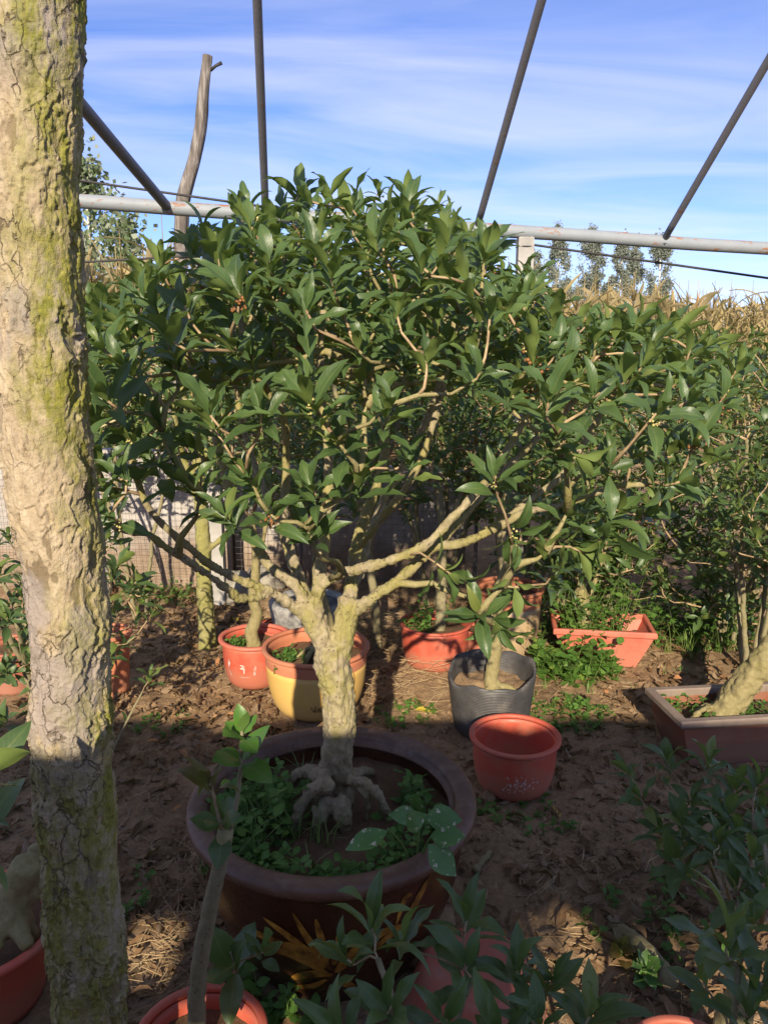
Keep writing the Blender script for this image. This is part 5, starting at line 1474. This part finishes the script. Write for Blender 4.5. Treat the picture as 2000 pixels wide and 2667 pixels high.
near_sapling('sapling', (.52, .98, 0), 'broad leaved dark sapling over the pale stump', 'sapling',
             [([(.47, .95, -.02), at(1915, 2620, .98), at(1897, 2500, 1.0)], .008, .0045)],
             [(at(1898, 2455, 1.02), (-.05, .15, 1), 8, 1.32), (at(1985, 2560, .98), (.3, 0, 1), 7, 1.1), (at(1830, 2560, 1.05), (-.4, 0, .8), 5, 1), (at(1950, 2650, .95), (.1, -.2, 1), 6, 1)], 705, .1)
near_sapling('sapling', (-.62, .72, 0), 'dark leaved shoot reaching past the flaky trunk from the left', 'sapling',
             [([(-.62, .74, -.02), (-.6, .76, .5), at(-90, 2090, .80)], .009, .004)],
             [(at(-60, 2030, .80), (.5, .1, .4), 6, 1), (at(-60, 2190, .80), (.3, 0, .8), 6, 1)], 706, .095)
yb = P4[1]
near_sapling('sapling', (P4[0], P4[1], .17), 'sunlit glossy sapling in the dull red pot left of the flaky trunk', 'sapling',
             [([(P4[0], P4[1], .17), at(50, 1690, yb), at(60, 1560, yb)], .012, .006), ([(P4[0], P4[1], .17), at(110, 1720, yb - .1), at(120, 1640, yb - .15)], .010, .005), ([(P4[0], P4[1], .17), at(10, 1660, yb - .1)], .01, .006)],
             [(at(62, 1520, yb), (0, 0, 1), 9, 1.05), (at(20, 1600, yb - .1), (-.2, -.2, 1), 9, 1), (at(110, 1620, yb - .15), (.2, -.1, 1), 9, 1), (at(50, 1690, yb - .25), (0, -.4, 1), 9, 1), (at(120, 1740, yb - .25), (.2, -.4, .9), 8, 1),
              (at(20, 1760, yb - .4), (-.1, -.5, .8), 9, 1.1), (at(85, 1830, yb - .5), (0, -.5, .8), 9, 1.1), (at(150, 1560, yb), (.3, 0, 1), 8, 1), (at(-10, 1500, yb), (-.2, 0, 1), 8, 1), (at(10, 1880, yb - .6), (0, -.4, .8), 8, 1.1)], 707, .098)
near_sapling('sapling', (P3[0], P3[1], .25), 'small sapling in the tall slim terracotta pot', 'sapling',
             [([(P3[0], P3[1], .25), at(285, 1640, P3[1]), at(290, 1560, P3[1])], .009, .005)],
             [(at(300, 1590, P3[1] - .05), (.3, -.1, 1), 7, 1), (at(285, 1690, P3[1] - .1), (.4, -.4, .6), 7, 1), (at(285, 1480, P3[1]), (.1, 0, 1), 6, .9)], 708, .095)
sb = on(262, 2010); sb[2] = 0
near_sapling('sapling', sb, 'thin leaning sapling with one leaf whorl beside the flaky trunk', 'sapling',
             [([sb - [0, 0, .02], at(320, 1900, sb[1] + .08), at(372, 1800, sb[1] + .15)], .006, .0035)],
             [(at(390, 1762, sb[1] + .18), (.2, .1, 1), 8, 1.05), (at(330, 1880, sb[1] + .1), (.4, 0, .5), 2, .8)], 709, .095)

# grafted stem with fresh shoots
rg = np.random.default_rng(71); yg = FP[1]
t = thing('grafted_sapling', (FP[0], FP[1], .17), 'cut pale grey stem grafted with fresh bright green shoots', 'sapling')
P = spline([np.array([FP[0] - .01, FP[1], .16]), at(515, 2560, yg), at(545, 2380, yg), at(572, 2250, yg), at(588, 2165, yg)], .015)
tube(MB(), P + rg.normal(0, .0012, P.shape), taper(len(P), .019, .0135) * (1 + .12 * (fbm(P, 14, 3, 3) - .5)), 14).build('stem', M['bark_grey'], t)
tube(MB(), [P[-4], P[-3], P[-2], P[-1] + [0, 0, .004]], [.0152, .0155, .0155, .0145], 14).build('graft_tape', M['bark_main'], t)
sh = spline([at(596, 2175, yg), at(618, 2080, yg + .02), at(628, 1975, yg + .04), at(630, 1905, yg + .05)], .02)
s2 = spline([at(580, 2170, yg), at(566, 2110, yg - .01), at(548, 2040, yg - .01)], .02)
mb = MB(); tube(mb, sh, taper(len(sh), .0055, .003), 7); mb.build('shoot', M['bark_grey'], t)
mb = MB(); tube(mb, s2, taper(len(s2), .005, .003), 7); mb.build('shoot', M['twig'], t)
L = []; rosette(L, sh[-1], (.1, -.1, 1), rg, 6, .068, .012); rosette(L, sh[-3], (0, -.25, 1), rg, 5, .075, .01, 1.1)
leaf_objects(L, LV_FLAT, 'flat', M['young_leaf'], t)
L = []; rosette(L, s2[-1], (-.15, -.1, 1), rg, 7, .088, .012, .7); leaf_objects(L, LV_NEAR, 'near', M['red_leaf'], t)
L = []; rosette(L, s2[1], (-.1, -.4, .8), rg, 6, .075, .02, 1.2); leaf_objects(L, LV_FLAT, 'flat', M['leaf'], t)

# broad leaves low in front of the glazed pot
near_sapling('seedling', on(640, 2560), 'weedy seedling with broad dusty leaves at the foot of the glazed pot', 'plant',
             [([on(640, 2600, -.01), at(620, 2540, 1.38), at(600, 2480, 1.36)], .004, .002)],
             [(at(600, 2520, 1.36), (-.3, -.4, .6), 6, 1.1), (at(690, 2480, 1.36), (.3, -.2, .8), 6, .8)], 711, .085, VR=LV_FLAT, vk='flat')

# plant with pale blotched leaves in the big pot
rg = np.random.default_rng(72); c = at(1085, 2215, 1.60); c[2] = .335
t = thing('spotted_plant', c, 'broad leaved plant with pale blotches growing in the glazed pot', 'plant')
tops = [at(1095, 2130, 1.58), at(1010, 2160, 1.52), at(1130, 2170, 1.53)]
mb = MB()
for p in tops: P = spline([c, (c + p) / 2 + [0, 0, .02], p], .02); tube(mb, P, .0028, 6)
mb.build('stem', M['grass'], t)
L = []
for px, py, d, dx, dy, s in [(1090, 2130, 1.58, -.6, .25, .095), (1105, 2130, 1.57, .7, .15, .11), (1010, 2165, 1.50, -.7, -.2, .125), (1120, 2180, 1.52, .75, .2, .10), (1115, 2200, 1.50, .5, -.5, .11), (1085, 2110, 1.60, 0, .5, .08), (1060, 2160, 1.52, .3, .5, .09)]:
    L.append((at(px, py, d), (dx, -.25, dy), (-.1, -.65, .75), s * .82, rg.integers(0, 99), rg.uniform()))
leaf_objects(L, LV_FLAT, 'flat', M['spotted_leaf'], t)

# small fleshy plant at the lower right
rg = np.random.default_rng(73); c = on(1680, 2570); c[2] = .0
for k, (px, py, lab) in enumerate([(1678, 2530, 'small fleshy rosette plant with greyish green leaves by the bent root'), (1615, 2475, 'small purplish rosette plant on the dry leaves')]):
    c = on(px, py + 40); c[2] = 0
    t = thing('succulent', c, lab, 'plant')
    tube(MB(), [c - [0, 0, .01], c + [0, 0, .05]], .004, 6).build('stem', M['grass'], t)
    L = []; rosette(L, c + [0, 0, .055], (0, -.3, 1), rg, 8, .05, .006); rosette(L, c + [.01, 0, .03], (0, -.4, 1), rg, 8, .055, .006, 1.25)
    leaf_objects(L, LV_BROAD, 'broad', M['red_leaf' if k else 'spotted_leaf'], t)

# root stumps at the borders
def stump(base, paths_, label, m='bark_gold', v=.006, seed=1):
    t = thing('root_stump', base, label, 'stump')
    V, N, Q, T = fuse([(spline(P, .015), taper(len(spline(P, .015)), r0, r1), 10) for P, r0, r1 in paths_], v, 3)
    V = V + N * ((fbm(V, 40, 3, seed) - .5) * .012)[:, None]
    MB().addm(V, Q, T).build('wood', M[m], t)
y1 = P1[1]
stump((P1[0], P1[1], .13), [([at(70, 2250, y1), at(40, 2330, y1), at(20, 2420, y1 - .03)], .035, .05), ([at(20, 2380, y1), at(60, 2440, y1 - .06), at(75, 2470, y1 - .08)], .035, .014), ([at(20, 2390, y1), at(-10, 2450, y1 - .07), at(0, 2480, y1 - .09)], .035, .014),
                            ([at(40, 2350, y1), at(80, 2420, y1), at(95, 2460, y1)], .025, .012), ([at(60, 2290, y1), at(100, 2330, y1 + .02), at(90, 2200, y1 + .05)], .022, .018)], 'golden knobbly root stump in the red pot behind the flaky trunk', seed=3)
stump(on(1600, 2440), [([on(1590, 2420, .0), on(1635, 2440, .035), on(1690, 2490, .045), on(1735, 2550, .03), on(1755, 2600, -.01)], .018, .03)], 'bent brown root lying among dry leaves', 'bark_root', .005, 4)
stump((P6[0], P6[1], .1), [([at(1905, 2720, P6[1]), at(1915, 2640, P6[1]), at(1935, 2570, P6[1])], .04, .026), ([at(1890, 2700, P6[1]), at(1850, 2720, P6[1])], .03, .014)], 'pale smooth stump in the dusty red pot', 'bark_main', .006, 5)
stump(on(1245, 2265), [([on(1235, 2270, .012), on(1265, 2235, .02), on(1292, 2205, .012)], .012, .009)], 'short brown stick lying on the shaded soil', 'bark_root', .004, 6)

# ------------------------------------------------------------------ weeds, litter, straw
POTS = [(BP, .27), (EP, .12), (GB, .15), (YP, .17), (LP, .13), (CPt, .14), (TP, .13), (SB, .14), (FP, .11), (P1, .16), (P3, .09), (P4, .11), (OV, .16), (P6, .11), (QPc, .17)]
def free(x, y):
    for c, r in POTS:
        if (x - c[0]) ** 2 + (y - c[1]) ** 2 < r * r: return False
    dx, dy = x - RPc[0], y - RPc[1]; ca, sa = math.cos(-rot_rp), math.sin(-rot_rp)
    return not (abs(dx * ca - dy * sa) < RPw / 2 * .84 and abs(dx * sa + dy * ca) < RPd / 2 * .84)
def weed_plants(places, seed, size=(.018, .035), h=(.02, .08), n=(5, 10), VR=None):
    rg = np.random.default_rng(seed); L, st = [], MB()
    for p in places:
        H = rg.uniform(*h); top = p + np.array([rg.normal(0, .3) * H, rg.normal(0, .3) * H, H])
        P = spline([p - [0, 0, .01], (p + top) / 2 + rg.normal(0, .1, 3) * H, top], max(.01, H / 5)); tube(st, P, taper(len(P), .0016, .0009), 4, cap=False)
        k = int(rg.integers(*n))
        for q in range(k):
            f = (q + .6) / k; b = P[min(len(P) - 1, int(f * len(P)))]
            a = q * 2.4 + rg.uniform(0, 1); el = rg.uniform(.0, .7)
            d = np.array([math.cos(a) * math.cos(el), math.sin(a) * math.cos(el), math.sin(el)]); nn = np.array([-math.cos(a) * math.sin(el), -math.sin(a) * math.sin(el), math.cos(el)])
            L.append((b, d, nn + rg.normal(0, .25, 3), rg.uniform(*size), rg.integers(0, 99), rg.uniform()))
    return L, st
def weed_patch(places, seed, label, leaf='weed_leaf', **k):
    places = [np.array(p) for p in places]
    b = np.mean(places, 0)
    L, st = weed_plants(places, seed, **k)
    t = thing('weeds', b, label, 'weeds')
    leaves_mesh(MB(), L, LV_BROAD).build('foliage', M[leaf], t)['kind'] = 'stuff'
    st.build('stems', M['grass'], t)['kind'] = 'stuff'
def scatter(c, r, n, rg, z=None):
    out = []
    for q in range(n):
        a, rr = rg.uniform(0, 6.28), math.sqrt(rg.uniform()); x, y = c[0] + math.cos(a) * rr * r[0], c[1] + math.sin(a) * rr * r[1]
        if z is None and not free(x, y): continue
        out.append((x, y, float(gh(np.array([x]), np.array([y]))[0]) if z is None else z))
    return out
rg = np.random.default_rng(801)
# in the big pot: a fringe of clover along the near inner rim
pl_ = []
for q in range(150):
    a = rg.uniform(math.pi * .95, math.pi * 1.95); r = .30 - abs(rg.normal(0, .05)); pl_.append((BP[0] + r * math.cos(a), BP[1] + r * math.sin(a), .335))
weed_patch([p for p in pl_ if np.hypot(p[0] - BP[0] - .02, p[1] - BP[1] + .12) > .1], 802, 'low clover and seedlings along the inner edge of the glazed pot', size=(.016, .034), h=(.015, .06))
weed_patch([(BP[0] - .2 + rg.normal(0, .06), BP[1] + rg.normal(-.02, .09), .335) for q in range(46)], 803, 'taller weeds on the left side of the glazed pot soil', size=(.02, .045), h=(.04, .13))
weed_patch([(BP[0] + .22 + rg.normal(0, .035), BP[1] + .08 + rg.normal(0, .07), .335) for q in range(14)], 804, 'small weeds on the right side of the glazed pot soil', size=(.02, .04), h=(.03, .09))
# on the ground
weed_patch(scatter(on(1470, 1860), (.22, .16), 90, rg), 805, 'bright green creeping weeds on the sunlit soil behind the empty red pot', size=(.014, .03), h=(.01, .04))
weed_patch(scatter(on(1500, 1760), (.19, .13), 80, rg), 806, 'leafy green weeds crowding the front of the red rectangular planter', size=(.035, .065), h=(.05, .20))
weed_patch([(QPc[0] + rg.uniform(-.2, .1), QPc[1] + rg.uniform(-.1, .1), .105) for q in range(90)], 807, 'tangled vines and seedlings filling the red rectangular planter', size=(.025, .05), h=(.06, .42))
weed_patch(scatter(on(1800, 1665), (.34, .2), 110, rg), 808, 'dark weeds in the shade right of the red rectangular planter', size=(.03, .06), h=(.05, .3))
weed_patch(scatter(on(1430, 1650), (.12, .12), 40, rg), 809, 'weeds between the tan pot and the red rectangular planter', size=(.02, .045), h=(.04, .22))
weed_patch(scatter(on(470, 1560), (.4, .14), 50, rg), 810, 'small dark weeds at the foot of the whitewashed wall', size=(.02, .04), h=(.03, .14))
weed_patch(scatter(on(1060, 1870), (.14, .12), 24, rg), 811, 'tiny green seedlings on the sunlit soil left of the grow bag', size=(.015, .03), h=(.01, .04))
weed_patch(scatter(on(430, 1890), (.14, .10), 18, rg), 812, 'tiny seedlings on soil beside the flaky trunk', size=(.015, .03), h=(.01, .035))
weed_patch(scatter(on(760, 2600), (.12, .10), 46, rg), 813, 'bright seedlings in the sun fleck before the glazed pot', size=(.02, .04), h=(.02, .1))
weed_patch(scatter(on(1330, 2130), (.22, .14), 26, rg), 814, 'sparse seedlings on shaded soil in front of the empty pot', size=(.015, .03), h=(.01, .04))
weed_patch(scatter(on(1700, 2420), (.2, .2), 20, rg), 815, 'scattered seedlings among the dry leaves by the bent root', size=(.018, .035), h=(.02, .07))
weed_patch([(YP[0] - .13 + rg.normal(0, .035), YP[1] - .03 + rg.normal(0, .06), .235) for q in range(34)], 816, 'mossy weeds on the soil of the yellow pot', size=(.012, .025), h=(.01, .03))
weed_patch([(LP[0] - .08 + rg.normal(0, .03), LP[1] - .03 + rg.normal(0, .04), .185) for q in range(12)], 817, 'weeds on the soil of the chrysanthemum print pot', size=(.018, .03), h=(.015, .04))
weed_patch([(CPt[0] - .06 + rg.normal(0, .05), CPt[1] + rg.normal(0, .05), .18) for q in range(14)], 818, 'straggling weeds in the plain red pot', size=(.025, .045), h=(.03, .14))
c_ = np.array([math.cos(rot_rp), math.sin(rot_rp), 0]); n_ = np.array([-c_[1], c_[0], 0])
weed_patch([RPc + c_ * rg.uniform(-.3, .32) + n_ * rg.uniform(-.12, .14) + [0, 0, .135] for q in range(60)], 819, 'feathery weeds on the soil of the brown planter', size=(.015, .03), h=(.015, .05))
weed_patch(scatter(on(330, 2330), (.08, .12), 10, rg), 820, 'few shaded seedlings on litter beside the flaky trunk base', size=(.015, .03), h=(.01, .05))

# grass tufts
def grass(places, seed, label, L=(.05, .13), per=10):
    rg = np.random.default_rng(seed); mb = MB()
    for p in places:
        for q in range(per):
            a = rg.uniform(0, 6.28); l = rg.uniform(*L); lean = rg.uniform(.2, .9); b = np.array(p) + np.append(rg.normal(0, .008, 2), 0)
            s = np.linspace(0, 1, 5); r = lean * l * s ** 1.6; z = l * s * (1 - .35 * lean * s)
            w = .0016 * (1 - s ** 2) + .0003
            c = np.stack([b[0] + r * math.cos(a), b[1] + r * math.sin(a), b[2] + z], -1); sd = np.array([-math.sin(a), math.cos(a), 0])
            V = np.concatenate([c - sd * w[:, None], c + sd * w[:, None]]); i = np.arange(4); mb.add(V, np.stack([i, i + 1, i + 6, i + 5], -1))
    props(mb.build('grass', M['grass'], base=np.mean(np.array(places), 0)), label, 'grass', None, 'stuff')
grass([(BP[0] - .17 + rg.normal(0, .07), BP[1] - .05 + rg.normal(0, .09), .333) for q in range(22)], 830, 'fine grass tufts on the left of the glazed pot soil')
grass([p for p in scatter(on(1620, 1800), (.5, .35), 24, rg)], 831, 'short grass tufts on the sunlit soil by the brown planter', (.03, .07), 7)
grass([p for p in scatter(on(1900, 1700), (.4, .2), 24, rg)], 832, 'grass tufts in the shade under the arching shrub', (.08, .2), 8)

# dry leaves on the ground
def litter(n, region, seed, label, size=(.04, .085), m='dry_leaf', name='leaf_litter', dens=None):
    rg = np.random.default_rng(seed); L = []
    x = rg.uniform(region[0], region[1], n * 3); y = rg.uniform(region[2], region[3], n * 3)
    P = np.stack([x, y, 0 * x], -1); d = fbm(P, 2.4, 3, 77) if dens is None else dens(P)
    keep = np.where(rg.uniform(size=len(x)) < sstep(.36, .66, d))[0][:n]
    z = gh(x[keep], y[keep])
    for q, k in enumerate(keep):
        if not free(x[k], y[k]): continue
        a = rg.uniform(0, 6.28)
        L.append((np.array([x[k], y[k], z[q] + rg.uniform(.006, .018)]), (math.cos(a), math.sin(a), rg.normal(0, .2)), (rg.normal(0, .4), rg.normal(0, .4), 1 if rg.uniform() < .7 else -1), rg.uniform(*size), rg.integers(0, 99), rg.uniform()))
    o = leaves_mesh(MB(), L, LV_DRY).build(name, M[m]); props(o, label, 'leaf litter', None, 'stuff')
litter(2600, (-1.9, 2.0, 1.2, 5.0), 840, 'brown dry fallen leaves scattered over the soil')
litter(620, (-1.3, -.35, 1.4, 4.4), 841, 'thick dry leaf litter beside the flaky trunk', dens=lambda P: np.full(len(P), .62))
litter(260, (.35, 1.0, 1.45, 2.15), 842, 'curled tan leaves piled by the bent root', dens=lambda P: np.full(len(P), .62))
litter(320, (1.0, 2.2, 2.9, 4.2), 843, 'dry leaves under the arching shrub', dens=lambda P: np.full(len(P), .6))
def single_leaf(px, py, h, size, az, label, m, seed, VR=None):
    rg = np.random.default_rng(seed); p = on(px, py, h); p[2] = (float(gh(p[:1], p[1:2])[0]) if h == 0 else h) + .008
    o_ = leaves_mesh(MB(), [(p, (math.cos(az), math.sin(az), .1), (rg.normal(0, .3), -.3, 1), size, seed, .6)], VR or LV_DRY).build('fallen_leaf', M[m], base=p); props(o_, label, 'leaf')
single_leaf(1120, 1855, 0, .07, 2.9, 'yellow fallen leaf on the sunlit soil left of the grow bag', 'yellow_leaf', 1, LV_FLAT)
single_leaf(1062, 1828, 0, .085, -.2, 'orange brown curled leaf near the tiny seedlings', 'dry_leaf', 2)
single_leaf(1458, 2135, 0, .07, 1.7, 'pale yellowish leaf standing on the shaded soil', 'yellow_leaf', 3)
single_leaf(800, 1925, .335, .16, .1, 'long brown leaf at the back inside of the glazed pot', 'dry_leaf', 4, LV_FLAT)
single_leaf(1020, 1955, .335, .13, .4, 'crinkled brown leaf right of the trunk in the glazed pot', 'dry_leaf', 5, LV_FLAT)
single_leaf(945, 1945, .335, .09, 1.2, 'small brown leaf against the back wall of the glazed pot', 'dry_leaf', 6, LV_FLAT)
single_leaf(620, 1620, 0, .08, 2.2, 'yellow leaf lying behind the chrysanthemum print pot', 'yellow_leaf', 7, LV_FLAT)
single_leaf(1975, 1752, .14, .08, .2, 'yellow leaf caught behind the leaning bonsai trunk', 'yellow_leaf', 8, LV_FLAT)
single_leaf(1888, 1838, .15, .10, 1.4, 'big crumpled tan leaf standing in the brown planter', 'dry_leaf', 9, LV_DRY)

# straw and thin stalks
def straw(n, region, seed, label, L=(.03, .14), lift=.012):
    rg = np.random.default_rng(seed); mb = MB()
    x = rg.uniform(region[0], region[1], n); y = rg.uniform(region[2], region[3], n); z = gh(x, y)
    for q in range(n):
        if not free(x[q], y[q]): continue
        a = rg.uniform(0, 6.28); l = rg.uniform(*L); c = np.array([x[q], y[q], z[q] + rg.uniform(.004, lift)]); d = np.array([math.cos(a), math.sin(a), rg.normal(0, .10)])
        bend = np.array([-d[1], d[0], .2]) * l * rg.normal(0, .12)
        tube(mb, [c - d * l / 2, c + bend, c + d * l / 2], [.0011, .0012, .0007], 3, cap=False)
    props(mb.build('straw', M['straw'], smooth=False), label, 'straw', None, 'stuff')
straw(900, (-1.6, 1.6, 1.3, 4.6), 850, 'dry straw bits strewn over the soil')
straw(520, (-.66, -.36, 1.3, 2.6), 851, 'tangle of dry pine like needles between the flaky trunk and the glazed pot', (.05, .16), .02)
straw(300, (-.2, .3, 3.2, 4.2), 852, 'dry grass behind the plain red pot', (.06, .25), .10)
straw(200, (.4, 1.0, 1.4, 2.1), 853, 'fine stalks on the dry leaves by the bent root', (.04, .18), .02)
# crumbs of soil
rg = np.random.default_rng(860); mb = MB()
ico = np.array([(1, 0, 0), (-1, 0, 0), (0, 1, 0), (0, -1, 0), (0, 0, 1), (0, 0, -1)], float); F8 = [(0, 2, 4), (2, 1, 4), (1, 3, 4), (3, 0, 4), (2, 0, 5), (1, 2, 5), (3, 1, 5), (0, 3, 5)]
x = rg.uniform(-1.4, 1.5, 11000); y = 1.3 + 3.3 * rg.uniform(0, 1, 11000) ** 1.4; z = gh(x, y); dd = fbm(np.stack([x, y, 0 * x], -1), 2.2, 2, 21)
for q in range(len(x)):
    if dd[q] < .36 or not free(x[q], y[q]): continue
    r = .003 + .014 * rg.uniform() ** 3.2
    mb.add(ico * r * rg.uniform(.6, 1.3, (6, 3)) + [x[q], y[q], z[q] + r * .4], F8)
props(mb.build('soil_crumbs', M['soil'], smooth=False), 'loose crumbs of dry soil', 'soil', None, 'stuff')
